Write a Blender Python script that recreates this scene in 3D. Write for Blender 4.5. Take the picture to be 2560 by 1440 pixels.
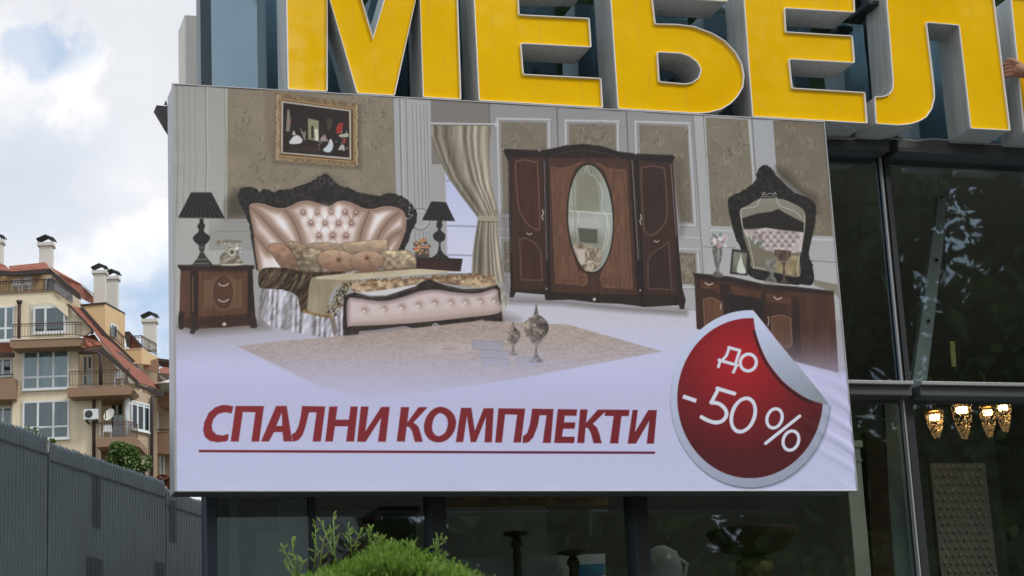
import bpy, bmesh, math, random
import numpy as np
from mathutils import Vector, Matrix
from mathutils.geometry import tessellate_polygon
for o in list(bpy.data.objects): bpy.data.objects.remove(o)
S = bpy.context.scene
COL = S.collection
rnd = random.Random(7)
R = math.radians

# tuning values
EXPO = 0.2; SUN_E = 1.48; SKY_OFF = (2.3, 7.1, 4.6)
CLOUD_GREY = (7.5, 7.65, 8.1); CLOUD_WHITE = (9.9, 9.75, 9.6); PRINT_K = 1.40
# ------------------------------------------------------------------ camera
F_PX = 5078.0; YAW = R(17.85); PITCH = R(14.32); ROLL = R(-2.82)
CAMZ = 1.60; BZ = 3.308                       # eye height, underside of the billboard
CAM = np.array([-1.528, -10.735, CAMZ])
def axes():
    cy, sy, cp, sp = math.cos(YAW), math.sin(YAW), math.cos(PITCH), math.sin(PITCH)
    f = np.array([sy*cp, cy*cp, sp]); r = np.array([cy, -sy, 0.0]); u = np.cross(r, f)
    c, s = math.cos(ROLL), math.sin(ROLL)
    return f, c*r + s*u, c*u - s*r
FW, RT, UP = axes()
cd = bpy.data.cameras.new('camera'); cam = bpy.data.objects.new('camera', cd); COL.objects.link(cam)
cd.sensor_width = 36.0; cd.lens = 36.0*F_PX/2560.0; cd.clip_end = 3000; cd.clip_start = 0.1
cam.matrix_world = Matrix(((RT[0], UP[0], -FW[0], CAM[0]), (RT[1], UP[1], -FW[1], CAM[1]), (RT[2], UP[2], -FW[2], CAM[2]), (0, 0, 0, 1)))
S.camera = cam
def ray(px, py): return FW + RT*(px-1280)/F_PX - UP*(py-720)/F_PX
def onY(px, py, Y=0.0):
    d = ray(px, py); return CAM + d*((Y-CAM[1])/d[1])
def atd(px, py, dist):                          # point on the pixel's ray, dist metres along the optical axis
    return CAM + ray(px, py)*dist
def project(P):
    d = P - CAM; z = d @ FW
    return 1280 + F_PX*(d @ RT)/z, 720 - F_PX*(d @ UP)/z

# ------------------------------------------------------------------ world, sun, exposure
SUN_AZ = R(140)     # from +Y towards +X : the veiled sun stands high to the right, a little in front of the shop
SUN_EL = R(44)
S.view_settings.view_transform = 'Standard'; S.view_settings.look = 'None'
S.view_settings.gamma = 1; S.view_settings.exposure = EXPO; S.view_settings.use_curve_mapping = False
W = bpy.data.worlds.new('World'); S.world = W; W.use_nodes = True
nt = W.node_tree; N = nt.nodes; L = nt.links; N.clear()
def nd(t, **k):
    n = N.new(t)
    for a, b in k.items(): setattr(n, a, b)
    return n
out = nd('ShaderNodeOutputWorld'); bg = nd('ShaderNodeBackground'); L.new(bg.outputs[0], out.inputs[0])
bg.inputs[1].default_value = 0.1
sky = nd('ShaderNodeTexSky'); sky.sky_type = 'NISHITA'; sky.sun_disc = False
sky.sun_elevation = SUN_EL; sky.sun_rotation = SUN_AZ; sky.air_density = 1.0; sky.dust_density = 1.5
tc = nd('ShaderNodeTexCoord')
def vmath(op, a, b=None):
    n = nd('ShaderNodeVectorMath', operation=op)
    L.new(a, n.inputs[0])
    if b is not None:
        if isinstance(b, (tuple, list)): n.inputs[1].default_value = b
        else: L.new(b, n.inputs[1])
    return n
def m1(op, a, b=None, c=None, clamp=False):
    n = nd('ShaderNodeMath', operation=op); n.use_clamp = clamp
    for i, v in enumerate((a, b, c)):
        if v is None: continue
        if isinstance(v, (int, float)): n.inputs[i].default_value = v
        else: L.new(v, n.inputs[i])
    return n.outputs[0]
def noise(scale, detail, rough, off, dist=0.0, sc=(1, 1, 1)):
    mp = nd('ShaderNodeMapping'); mp.inputs['Location'].default_value = off; mp.inputs['Scale'].default_value = sc
    L.new(tc.outputs['Generated'], mp.inputs[0])
    n = nd('ShaderNodeTexNoise'); n.inputs['Scale'].default_value = scale; n.inputs['Detail'].default_value = detail
    n.inputs['Roughness'].default_value = rough; n.inputs['Distortion'].default_value = dist
    L.new(mp.outputs[0], n.inputs['Vector']); return n.outputs['Fac']
def ramp(v, a, b):
    n = nd('ShaderNodeMapRange', interpolation_type='SMOOTHSTEP'); L.new(v, n.inputs[0])
    n.inputs[1].default_value = a; n.inputs[2].default_value = b; return n.outputs[0]
wob = noise(14, 6, 0.6, (3.1, 0.4, 1.7)); wob2 = noise(30, 6, 0.65, (0.4, 2.2, 5.0))
wsum = m1('ADD', m1('MULTIPLY', m1('SUBTRACT', wob, 0.5), 0.085), m1('MULTIPLY', m1('SUBTRACT', wob2, 0.5), 0.05))
def blob(px, py, rad_px, soft=0.6, sx=1.0):
    d = ray(px, py); d = d/np.linalg.norm(d)
    v = vmath('DISTANCE', tc.outputs['Generated'], tuple(d))
    dist = m1('ADD', v.outputs['Value'], wsum)
    r = rad_px/F_PX
    return ramp(dist, r*(1+soft), r*(1-soft))
big = noise(3.2, 5, 0.55, SKY_OFF, 0.3)
fine = noise(9, 8, 0.6, (5.2, 1.3, 8.8), 0.4)
gap0 = ramp(m1('ADD', big, m1('MULTIPLY', m1('SUBTRACT', fine, 0.5), 0.35)), 0.40, 0.30)     # natural gaps of blue in the cover
gap = m1('MAXIMUM', gap0, m1('MULTIPLY', blob(122, 135, 58, .6), 1.0))
gap = m1('MAXIMUM', gap, m1('MULTIPLY', blob(60, 60, 40, .8), 0.25))
gap = m1('MAXIMUM', gap, m1('MULTIPLY', blob(375, 800, 150, .7), 1.0))
gap = m1('MAXIMUM', gap, m1('MULTIPLY', blob(60, 470, 170, .95), 0.35))
puff = m1('MAXIMUM', m1('MULTIPLY', blob(20, 150, 105, .9), .75), blob(180, 230, 66, .8))
puff = m1('MAXIMUM', puff, m1('MULTIPLY', blob(320, 628, 70, .8), 0.95))
puff = m1('MAXIMUM', puff, m1('MULTIPLY', blob(400, 580, 70, .7), 0.7))
puff = m1('MAXIMUM', puff, ramp(fine, 0.58, 0.75))
cm = nd('ShaderNodeMix', data_type='RGBA'); L.new(puff, cm.inputs[0])
cm.inputs[6].default_value = (*CLOUD_GREY, 1); cm.inputs[7].default_value = (*CLOUD_WHITE, 1)
tone = nd('ShaderNodeMix', data_type='RGBA', blend_type='MULTIPLY'); tone.inputs[0].default_value = 1
L.new(cm.outputs[2], tone.inputs[6])
tv = nd('ShaderNodeCombineColor')
tval = m1('ADD', 0.62, m1('ADD', m1('MULTIPLY', big, 0.52), m1('MULTIPLY', fine, 0.26)))
for i in range(3): L.new(tval, tv.inputs[i])
L.new(tv.outputs[0], tone.inputs[7])
bl = nd('ShaderNodeMix', data_type='RGBA'); bl.inputs[0].default_value = 0.7
L.new(sky.outputs[0], bl.inputs[6]); bl.inputs[7].default_value = (5.2, 6.6, 8.6, 1)
keep = m1('MULTIPLY', gap, m1('SUBTRACT', 1.0, m1('MULTIPLY', puff, 0.55)))
sm = nd('ShaderNodeMix', data_type='RGBA'); L.new(keep, sm.inputs[0])
L.new(tone.outputs[2], sm.inputs[6]); L.new(bl.outputs[2], sm.inputs[7])
L.new(sm.outputs[2], bg.inputs[0])
sd = bpy.data.lights.new('sun', 'SUN'); sd.energy = SUN_E; sd.angle = R(14); sd.color = (1.0, 0.95, 0.87)
so = bpy.data.objects.new('sun', sd); COL.objects.link(so); so.location = (30, 40, 60)
sv = Vector((math.sin(SUN_AZ)*math.cos(SUN_EL), math.cos(SUN_AZ)*math.cos(SUN_EL), math.sin(SUN_EL)))
so.rotation_euler = (-sv).to_track_quat('-Z', 'Y').to_euler()

# ------------------------------------------------------------------ helpers
def s2l(c):
    c = np.asarray(c, float)/255.0
    return np.where(c <= 0.04045, c/12.92, ((c+0.055)/1.055)**2.4)
def tag(o, label=None, cat=None, group=None, kind=None):
    if label: o['label'] = label
    if cat: o['category'] = cat
    if group: o['group'] = group
    if kind: o['kind'] = kind
    return o
def empty(name, loc=(0, 0, 0)):
    o = bpy.data.objects.new(name, None); COL.objects.link(o); o.location = loc; o.empty_display_size = .2
    return o
def link(name, me, mat, parent=None):
    o = bpy.data.objects.new(name, me); COL.objects.link(o)
    if mat is not None and not me.materials: me.materials.append(mat)
    if parent is not None:
        o.parent = parent
        o.matrix_parent_inverse = Matrix.Translation(-Vector(parent.location)) if parent.parent is None else Matrix.Translation(-WORLD.get(parent.name, Vector((0, 0, 0))))
    return o
WORLD = {}
def mesh(name, V, Fs, mat, parent=None, smooth=False):
    me = bpy.data.meshes.new(name); me.from_pydata([tuple(map(float, v)) for v in V], [], Fs)
    bm = bmesh.new(); bm.from_mesh(me); bmesh.ops.recalc_face_normals(bm, faces=bm.faces); bm.to_mesh(me); bm.free()
    if smooth:
        for p in me.polygons: p.use_smooth = True
    return link(name, me, mat, parent)
def boxv(a, b):
    (x0, y0, z0), (x1, y1, z1) = a, b
    V = [(x0, y0, z0), (x1, y0, z0), (x1, y1, z0), (x0, y1, z0), (x0, y0, z1), (x1, y0, z1), (x1, y1, z1), (x0, y1, z1)]
    return V, [(0, 1, 2, 3), (4, 5, 6, 7), (0, 1, 5, 4), (1, 2, 6, 5), (2, 3, 7, 6), (3, 0, 4, 7)]
def box(name, a, b, mat, parent=None, bevel=0.0):
    V, Fs = boxv(a, b); o = mesh(name, V, Fs, mat, parent)
    if bevel:
        m = o.modifiers.new('b', 'BEVEL'); m.width = bevel; m.segments = 2; m.limit_method = 'ANGLE'
    return o
def boxes(name, lst, mat, parent=None):
    V = []; Fs = []
    for a, b in lst:
        v, f = boxv(a, b); n = len(V); V += v; Fs += [tuple(i+n for i in q) for q in f]
    return mesh(name, V, Fs, mat, parent)
def tubes(name, paths, mat, parent=None, seg=6, smooth=True):
    V = []; Fs = []
    for pts, rad in paths:
        pts = [Vector(p) for p in pts]; n = len(pts)
        rr = rad if isinstance(rad, (list, tuple)) else [rad]*n
        base = len(V)
        for i, p in enumerate(pts):
            t = (pts[min(i+1, n-1)] - pts[max(i-1, 0)]).normalized()
            a = t.orthogonal().normalized(); b = t.cross(a)
            if i:
                a = (pa - t*pa.dot(t)).normalized(); b = t.cross(a)
            pa = a
            for k in range(seg):
                an = 2*math.pi*k/seg; V.append(p + (a*math.cos(an)+b*math.sin(an))*rr[i])
        for i in range(n-1):
            for k in range(seg):
                k2 = (k+1) % seg
                Fs.append((base+i*seg+k, base+i*seg+k2, base+(i+1)*seg+k2, base+(i+1)*seg+k))
        Fs.append(tuple(base+k for k in range(seg))); Fs.append(tuple(base+(n-1)*seg+k for k in range(seg)))
    return mesh(name, V, Fs, mat, parent, smooth)
def lathe(name, prof, centre, mat, parent=None, seg=24, axis='z'):
    V = []; Fs = []; c = Vector(centre)
    for r_, h in prof:
        for k in range(seg):
            a = 2*math.pi*k/seg
            p = (r_*math.cos(a), r_*math.sin(a), h) if axis == 'z' else (r_*math.cos(a), h, r_*math.sin(a))
            V.append(c + Vector(p))
    for i in range(len(prof)-1):
        for k in range(seg):
            k2 = (k+1) % seg; Fs.append((i*seg+k, i*seg+k2, (i+1)*seg+k2, (i+1)*seg+k))
    Fs.append(tuple(range(seg))); Fs.append(tuple((len(prof)-1)*seg+k for k in range(seg)))
    return mesh(name, V, Fs, mat, parent, True)

# ------------------------------------------------------------------ materials
def mat(name, col, rough=0.6, metal=0.0, var=0.12, scale=3.0, bump=0.0, bscale=60.0, spec=0.5, stretch=None, emit=None, coat=0.0):
    m = bpy.data.materials.new(name); m.use_nodes = True; t = m.node_tree; b = t.nodes['Principled BSDF']
    b.inputs['Roughness'].default_value = rough; b.inputs['Metallic'].default_value = metal
    b.inputs['Specular IOR Level'].default_value = spec; b.inputs['Coat Weight'].default_value = coat
    c = t.nodes.new('ShaderNodeTexCoord'); mp = t.nodes.new('ShaderNodeMapping')
    t.links.new(c.outputs['Object'], mp.inputs[0])
    if stretch: mp.inputs['Scale'].default_value = stretch
    n = t.nodes.new('ShaderNodeTexNoise'); n.inputs['Scale'].default_value = scale; n.inputs['Detail'].default_value = 6; n.inputs['Roughness'].default_value = .6
    t.links.new(mp.outputs[0], n.inputs['Vector'])
    mx = t.nodes.new('ShaderNodeMix'); mx.data_type = 'RGBA'
    t.links.new(n.outputs['Fac'], mx.inputs[0])
    col = np.asarray(col, float)
    mx.inputs[6].default_value = (*np.clip(col*(1-var*1.6), 0, 1), 1); mx.inputs[7].default_value = (*np.clip(col*(1+var*1.6), 0, 1), 1)
    t.links.new(mx.outputs[2], b.inputs['Base Color'])
    if bump:
        n2 = t.nodes.new('ShaderNodeTexNoise'); n2.inputs['Scale'].default_value = bscale; n2.inputs['Detail'].default_value = 5
        t.links.new(mp.outputs[0], n2.inputs['Vector'])
        bp = t.nodes.new('ShaderNodeBump'); bp.inputs['Strength'].default_value = bump; bp.inputs['Distance'].default_value = .02
        t.links.new(n2.outputs['Fac'], bp.inputs['Height']); t.links.new(bp.outputs[0], b.inputs['Normal'])
    if emit:
        b.inputs['Emission Color'].default_value = (*emit[0], 1); b.inputs['Emission Strength'].default_value = emit[1]
    return m
def glass(name, tint, refl, fac, rough=0.015, ripple=0.0):
    m = bpy.data.materials.new(name); m.use_nodes = True; t = m.node_tree; t.nodes.clear()
    o = t.nodes.new('ShaderNodeOutputMaterial'); mx = t.nodes.new('ShaderNodeMixShader')
    tr = t.nodes.new('ShaderNodeBsdfTransparent'); gl = t.nodes.new('ShaderNodeBsdfGlossy')
    tr.inputs[0].default_value = (*tint, 1); gl.inputs[0].default_value = (*refl, 1); gl.inputs['Roughness'].default_value = rough
    fr = t.nodes.new('ShaderNodeFresnel'); fr.inputs[0].default_value = 1.45
    ad = t.nodes.new('ShaderNodeMath'); ad.operation = 'ADD'; ad.use_clamp = True; ad.inputs[1].default_value = fac
    t.links.new(fr.outputs[0], ad.inputs[0]); t.links.new(ad.outputs[0], mx.inputs[0])
    if ripple:
        c = t.nodes.new('ShaderNodeTexCoord'); n = t.nodes.new('ShaderNodeTexNoise'); n.inputs['Scale'].default_value = 1.6; n.inputs['Detail'].default_value = 2
        t.links.new(c.outputs['Object'], n.inputs['Vector'])
        bp = t.nodes.new('ShaderNodeBump'); bp.inputs['Strength'].default_value = ripple; bp.inputs['Distance'].default_value = .05
        t.links.new(n.outputs['Fac'], bp.inputs['Height']); t.links.new(bp.outputs[0], gl.inputs['Normal'])
    t.links.new(tr.outputs[0], mx.inputs[1]); t.links.new(gl.outputs[0], mx.inputs[2]); t.links.new(mx.outputs[0], o.inputs[0])
    return m
def leafmat(name, c0, c1, trans=0.25):
    m = bpy.data.materials.new(name); m.use_nodes = True; t = m.node_tree; b = t.nodes['Principled BSDF']
    b.inputs['Roughness'].default_value = .5; b.inputs['Specular IOR Level'].default_value = .3
    g = t.nodes.new('ShaderNodeNewGeometry')
    mx = t.nodes.new('ShaderNodeMix'); mx.data_type = 'RGBA'; t.links.new(g.outputs['Random Per Island'], mx.inputs[0])
    mx.inputs[6].default_value = (*c0, 1); mx.inputs[7].default_value = (*c1, 1)
    t.links.new(mx.outputs[2], b.inputs['Base Color'])
    o = t.nodes['Material Output']; ms = t.nodes.new('ShaderNodeMixShader'); ms.inputs[0].default_value = trans
    tr = t.nodes.new('ShaderNodeBsdfTranslucent'); t.links.new(mx.outputs[2], tr.inputs[0])
    t.links.new(b.outputs[0], ms.inputs[1]); t.links.new(tr.outputs[0], ms.inputs[2]); t.links.new(ms.outputs[0], o.inputs[0])
    return m
M = {}
M['steel_dark'] = mat('dark_steel', (0.018, 0.022, 0.026), .5, .1, .1)
M['steel_blue'] = mat('navy_steel', (0.03, 0.045, 0.062), .35, .3, .08)
M['alu'] = mat('brushed_aluminium', (0.62, 0.62, 0.60), .42, .35, .30, 4.0, .25, 90, stretch=(9, 9, .5))
M['alu_trim'] = mat('light_aluminium_trim', (0.42, 0.43, 0.44), .4, .35, .08)
M['trim'] = mat('white_trim_cap', (0.96, 0.955, 0.93), .15, .0, .02)
M['flange'] = mat('grey_flange', (0.34, 0.35, 0.35), .5, .2, .08)
M['beam'] = mat('charcoal_beam', (0.075, 0.08, 0.082), .55, .1, .12)
M['concrete'] = mat('pale_concrete', (0.80, 0.80, 0.76), .85, 0, .05, 5, .3, 30)
M['dark_room'] = mat('dark_interior', (0.40, 0.38, 0.35), .8, 0, .15)
M['ceil'] = mat('interior_ceiling', (0.45, 0.42, 0.38), .8, 0, .1)
M['roomwall'] = mat('interior_wall', (0.48, 0.48, 0.45), .8, 0, .1)
M['cream'] = mat('cream_plaster', (0.62, 0.60, 0.50), .7, 0, .05)
M['glass_up'] = glass('mirror_tinted_glass', (.40, .46, .46), (.60, .84, 1.0), .27, .03, .04)
M['glass_mid'] = glass('tinted_glass', (.74, .80, .78), (.62, .84, 1.0), .12, .014, .04)
M['glass_low'] = glass('clear_tinted_glass', (.78, .84, .82), (.70, .88, .95), .12, .016, .04)

# ------------------------------------------------------------------ the printed picture (drawn with numpy into a colour attribute)
BW, BH, BD = 4.0, 2.289, 0.208
NX, NZ = 1000, 590
def make_print():
    xs = np.linspace(0, BW, NX); zs = np.linspace(0, BH, NZ)
    GX, GZ = np.meshgrid(xs, zs)
    P = np.stack([GX, np.zeros_like(GX), GZ+BZ], -1)
    d = P - CAM; zz = d @ FW
    PX = 1280 + F_PX*(d @ RT)/zz; PY = 720 - F_PX*(d @ UP)/zz
    img = np.empty((NZ, NX, 3)); img[:] = (146, 146, 147)
    def win(x0, y0, x1, y1):
        us, vs = [], []
        for x in (x0, x1):
            for y in (y0, y1):
                q = onY(x, y, 0.0); us.append(q[0]/BW*(NX-1)); vs.append((q[2]-BZ)/BH*(NZ-1))
        a, b = max(0, int(min(vs))-2), min(NZ, int(max(vs))+3); c, e = max(0, int(min(us))-2), min(NX, int(max(us))+3)
        if a >= b or c >= e: return None
        return (slice(a, b), slice(c, e))
    def spl(pts, closed=True, n=6):
        p = np.asarray(pts, float); m = len(p); o = []
        for i in range(m if closed else m-1):
            if closed: p0, p1, p2, p3 = p[(i-1) % m], p[i], p[(i+1) % m], p[(i+2) % m]
            else: p0, p1, p2, p3 = p[max(i-1, 0)], p[i], p[i+1], p[min(i+2, m-1)]
            for k in range(n):
                t = k/n
                o.append(.5*((2*p1)+(-p0+p2)*t+(2*p0-5*p1+4*p2-p3)*t*t+(-p0+3*p1-3*p2+p3)*t**3))
        if not closed: o.append(p[-1])
        return np.array(o)
    def segd(X, Y, a, b):
        dx, dy = b[0]-a[0], b[1]-a[1]; l2 = dx*dx+dy*dy+1e-9
        t = np.clip(((X-a[0])*dx+(Y-a[1])*dy)/l2, 0, 1)
        return (X-a[0]-t*dx)**2+(Y-a[1]-t*dy)**2
    def sdpoly(p, X, Y):
        dm = np.full(X.shape, 1e18); ins = np.zeros(X.shape, bool); n = len(p)
        for i in range(n):
            a, b = p[i], p[(i+1) % n]
            dm = np.minimum(dm, segd(X, Y, a, b))
            c = (a[1] > Y) != (b[1] > Y)
            with np.errstate(all='ignore'):
                xx = (b[0]-a[0])*(Y-a[1])/(b[1]-a[1]+1e-12)+a[0]
            ins ^= c & (X < xx)
        dd = np.sqrt(dm); return np.where(ins, -dd, dd)
    def hsh(i, j, s):
        v = np.sin(i*127.1+j*311.7+s*74.7)*43758.5453; return v-np.floor(v)
    def vn(X, Y, sx, sy=None, s=0, oct_=1):
        sy = sy or sx; r = 0; a = 1; tot = 0
        for k in range(oct_):
            x, y = X/sx*2**k, Y/sy*2**k; i, j = np.floor(x), np.floor(y); u, v = x-i, y-j; u = u*u*(3-2*u); v = v*v*(3-2*v)
            r = r + a*((hsh(i, j, s)*(1-u)+hsh(i+1, j, s)*u)*(1-v)+(hsh(i, j+1, s)*(1-u)+hsh(i+1, j+1, s)*u)*v)
            tot += a; a *= .5; s += 1
        return r/tot
    def comp(w, al, col):
        X, Y = PX[w], PY[w]
        c = np.asarray(col(X, Y) if callable(col) else col, float)
        img[w] = img[w]*(1-al[..., None]) + c*al[..., None]
    def fill(pts, col, alpha=1.0, soft=1.6, sm=False, hole=None):
        p = spl(pts) if sm else np.asarray(pts, float)
        w = win(p[:, 0].min()-soft*2, p[:, 1].min()-soft*2, p[:, 0].max()+soft*2, p[:, 1].max()+soft*2)
        if w is None: return
        X, Y = PX[w], PY[w]; dd = sdpoly(p, X, Y); al = np.clip(.5-dd/soft, 0, 1)*alpha
        if hole is not None: al = al*np.clip(.5+sdpoly(np.asarray(hole, float), X, Y)/soft, 0, 1)
        comp(w, al, col)
    def stroke(pts, wd, col, alpha=1.0, soft=1.5, sm=False, closed=False):
        p = spl(pts, closed) if sm else np.asarray(pts, float)
        if closed: p = np.vstack([p, p[:1]])
        g = wd+soft*2
        w = win(p[:, 0].min()-g, p[:, 1].min()-g, p[:, 0].max()+g, p[:, 1].max()+g)
        if w is None: return
        X, Y = PX[w], PY[w]; dm = np.full(X.shape, 1e18)
        for i in range(len(p)-1): dm = np.minimum(dm, segd(X, Y, p[i], p[i+1]))
        comp(w, np.clip(.5-(np.sqrt(dm)-wd/2)/soft, 0, 1)*alpha, col)
    def ell(cx, cy, rx, ry, rot, col, alpha=1.0, ring=0.0, soft=1.5):
        g = max(rx, ry)+ring+4; w = win(cx-g, cy-g, cx+g, cy+g)
        if w is None: return
        X, Y = PX[w]-cx, PY[w]-cy; c, s = math.cos(rot), math.sin(rot)
        x, y = X*c+Y*s, -X*s+Y*c
        q = np.sqrt((x/rx)**2+(y/ry)**2)+1e-9
        dd = (q-1)*np.sqrt(x*x+y*y)/q
        dd = np.where(q < .05, -min(rx, ry), dd)
        if ring: dd = np.abs(dd)-ring/2
        comp(w, np.clip(.5-dd/soft, 0, 1)*alpha, col)
    def glow(cx, cy, r, col, alpha):
        w = win(cx-3*r, cy-3*r, cx+3*r, cy+3*r)
        if w is None: return
        X, Y = PX[w]-cx, PY[w]-cy
        comp(w, alpha*np.exp(-(X*X+Y*Y)/(2*r*r)*1.0), col)
    def A(*p): return [(420+x/3.429, 200+y/3.429) for x, y in p]
    def B(*p): return [(420+x/2.977, 580+y/2.977) for x, y in p]
    def C(*p): return [(1040+x/2.571, 240+y/2.571) for x, y in p]
    def D(*p): return [(1640+x/2.769, 280+y/2.769) for x, y in p]
    def E(*p): return [(1640+x/2.881, 740+y/2.881) for x, y in p]
    def T(*p): return [(440+x/2.032, 960+y/2.032) for x, y in p]
    def mixc(a, b, t): t = np.clip(t, 0, 1)[..., None]; return np.asarray(a, float)*(1-t)+np.asarray(b, float)*t
    def paper(c):
        return lambda X, Y: np.asarray(c, float)*(0.93+.14*vn(X, Y, 34, s=3, oct_=4))[..., None]
    def wood(c, k=.3, sx=5, sy=60):
        return lambda X, Y: np.asarray(c, float)*np.array((.9, .87, .86))*(1-k/2+k*vn(X, Y, sx, sy, s=9, oct_=3))[..., None]
    rr = random.Random(3)
    def motifs(pts, n, dark=(88, 80, 70), light=(152, 141, 122)):
        p = np.asarray(pts); x0, y0, x1, y1 = p[:, 0].min(), p[:, 1].min(), p[:, 0].max(), p[:, 1].max()
        for k in range(n):
            x, y = rr.uniform(x0+6, x1-6), rr.uniform(y0+6, y1-6)
            if sdpoly(p, np.array([[x]]), np.array([[y]]))[0, 0] > -7: continue
            a0 = rr.uniform(0, 6.28); r_ = rr.uniform(5, 14); sp = rr.uniform(.8, 2.2)
            pts2 = [(x+r_*math.cos(a0+sp*t), y+r_*math.sin(a0+sp*t)) for t in np.linspace(0, 1, 6)]
            stroke(pts2, rr.uniform(1.2, 2.6), dark if rr.random() < .6 else light, rr.uniform(.35, .8), 2)
            if rr.random() < .45:
                for q in range(3):
                    b0 = rr.uniform(-2.2, -.9); l = rr.uniform(6, 13)
                    stroke([(x, y), (x+l*math.cos(b0), y+l*math.sin(b0))], 1.8, light if q else dark, .6, 2)
    # --- back walls
    fill([(420, 200), (580, 205), (580, 900), (420, 900)], lambda X, Y: mixc((146, 147, 144), (158, 158, 157), (Y-210)/500))
    for x, c, wd in ((75, (122, 122, 118), 3), (130, (133, 133, 129), 2.4), (178, (133, 133, 129), 2.4), (228, (133, 133, 129), 2.4), (322, (116, 116, 112), 3), (332, (168, 168, 166), 3), (488, (128, 128, 125), 3), (500, (172, 172, 170), 3.5)):
        stroke(A((x, 50), (x+8, 700), (x-2, 1180)), wd, c, .8, 2)
    w1 = A((508, 60), (1926, 160), (1948, 1190), (505, 1190))
    fill(w1, paper((128, 119, 103))); motifs(w1, 190)
    fill(A((905, 110), (930, 690), (880, 690), (850, 600), (820, 90)), (105, 92, 80), .35, 14)
    fill(A((500, 1190), (720, 1185), (740, 1460), (350, 1460), (350, 1200)), (139, 139, 136))
    stroke(A((500, 1205), (700, 1200)), 3, (170, 170, 168)); stroke(A((420, 1300), (700, 1300)), 2, (120, 120, 118))
    fill(A((560, 960), (640, 935), (700, 1120), (700, 1185), (500, 1185), (500, 1040)), (66, 62, 57), .75, 26)
    fill(A((1180, 870), (1290, 820), (1350, 790), (1500, 880), (1300, 900)), (92, 86, 76), .5, 16)
    # fluted pilaster
    pil = [A((1926, 160))[0], (1076, 252), (1084, 560), (1080, 660), A((1990, 1440))[0], A((1946, 1000))[0]]
    fill(pil, (151, 152, 154))
    stroke([A((1926, 160))[0], A((1948, 985))[0]], 2.5, (112, 108, 100))
    for x, c, wd in ((1985, (112, 112, 112), 3.2), (2000, (172, 172, 174), 2), (2038, (120, 120, 120), 2.5)):
        stroke(A((x, 170), (x+18, 990)), wd, c, .9)
    for x in (2095, 2128, 2162, 2192, 2218):
        stroke(A((x, 215), (x+22, 1085)), 2.2, (112, 112, 113), .85); stroke(A((x+7, 215), (x+29, 1085)), 1.6, (172, 173, 175), .6)
        stroke(A((x+22, 1300), (x+30, 1440)), 2.2, (115, 115, 116), .8)
    ell(*A((2162, 1195))[0], 25, 27, 0, (112, 112, 113), .9, 3); ell(*A((2162, 1195))[0], 19, 21, 0, (168, 168, 170), .8, 2)
    # alcove, window
    fill([(1076, 246), (1224, 256), (1226, 700), (1084, 700)], (119, 114, 110))
    fill(C((95, 440), (190, 440), (200, 1150), (85, 1150)), (148, 148, 148))
    fill(C((187, 480), (400, 480), (400, 1140), (196, 1140)), lambda X, Y: mixc((168, 172, 205), (182, 186, 220), (Y-430)/200))
    for y in (545, 835, 1022): stroke(C((187, y), (400, y+6)), 4, (142, 146, 158))
    stroke(C((187, 480), (200, 1140)), 3, (160, 162, 170))
    # panelled wall
    fill([(1224, 256), (1760, 290), (1790, 800), (1240, 800)], lambda X, Y: mixc((134, 134, 137), (152, 152, 156), (Y-280)/400))
    for a, b in (((468, 40), (474, 190)), ((904, 65), (912, 330)), ((1350, 95), (1362, 370))): stroke(C(a, b), 2.2, (84, 84, 88))
    ins = [C((543, 166), (838, 172), (838, 400), (604, 400), (604, 757), (556, 757)), C((980, 178), (1280, 184), (1285, 380), (985, 380)),
           C((1432, 186), (1740, 196), (1778, 816), (1690, 810), (1640, 400), (1440, 380)), C((560, 937), (608, 940), (608, 1137), (565, 1135)), C((1690, 1004), (1795, 1010), (1806, 1212), (1705, 1210))]
    frs = [C((524, 148), (856, 154), (858, 400)), C((966, 400), (962, 160), (1298, 166), (1300, 400)), C((1418, 400), (1410, 168), (1756, 178), (1798, 836), (1690, 832)), C((540, 916), (606, 918)), C((1690, 985), (1812, 990), (1826, 1232), (1705, 1232)),
           C((524, 148), (540, 776), (606, 778)), C((542, 916), (548, 1155), (606, 1157))]
    for f_ in frs: stroke(f_, 6.5, (166, 166, 170), 1); stroke([(x+3, y+3) for x, y in f_], 1.6, (105, 104, 104), .8)
    for q in ins: fill(q, paper((116, 109, 95))); motifs(q, 60)
    stroke(C((600, 860), (520, 858)), 3, (165, 165, 168)); stroke(C((1690, 905), (1830, 915)), 3, (165, 165, 168))
    # right hand walls
    fill(D((258, 20), (1165, 72), (1280, 1440), (330, 1440)), lambda X, Y: mixc((138, 140, 143), (158, 158, 162), (Y-330)/350))
    fill(D((258, 22), (326, 26), (372, 800), (335, 1120), (318, 1120)), (153, 155, 158))
    stroke(D((326, 26), (374, 800)), 2, (102, 102, 102)); stroke(D((255, 22), (325, 1120)), 2.5, (116, 116, 118))
    q = D((340, 38), (634, 54), (668, 470), (600, 800), (380, 790)); stroke(q, 7, (160, 161, 163), 1, closed=True); fill(q, paper((118, 112, 97))); motifs(q, 60)
    fill(D((664, 52), (806, 62), (836, 420), (700, 480)), (150, 153, 157)); stroke(D((664, 52), (690, 450)), 2.4, (108, 108, 107)); stroke(D((646, 52), (676, 470)), 4, (165, 165, 167))
    q = D((808, 60), (1162, 72), (1222, 862), (1080, 856), (1060, 600), (834, 420)); fill(q, paper((112, 104, 89))); motifs(q, 55)
    fill(D((832, 380), (900, 400), (1000, 520), (1110, 580), (1120, 700), (1060, 640), (850, 470)), (66, 60, 52), .65, 20)
    stroke(D((1085, 880), (1225, 888)), 5, (170, 170, 172)); stroke(D((1075, 1030), (1240, 1042)), 2.4, (118, 118, 120))
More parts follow.
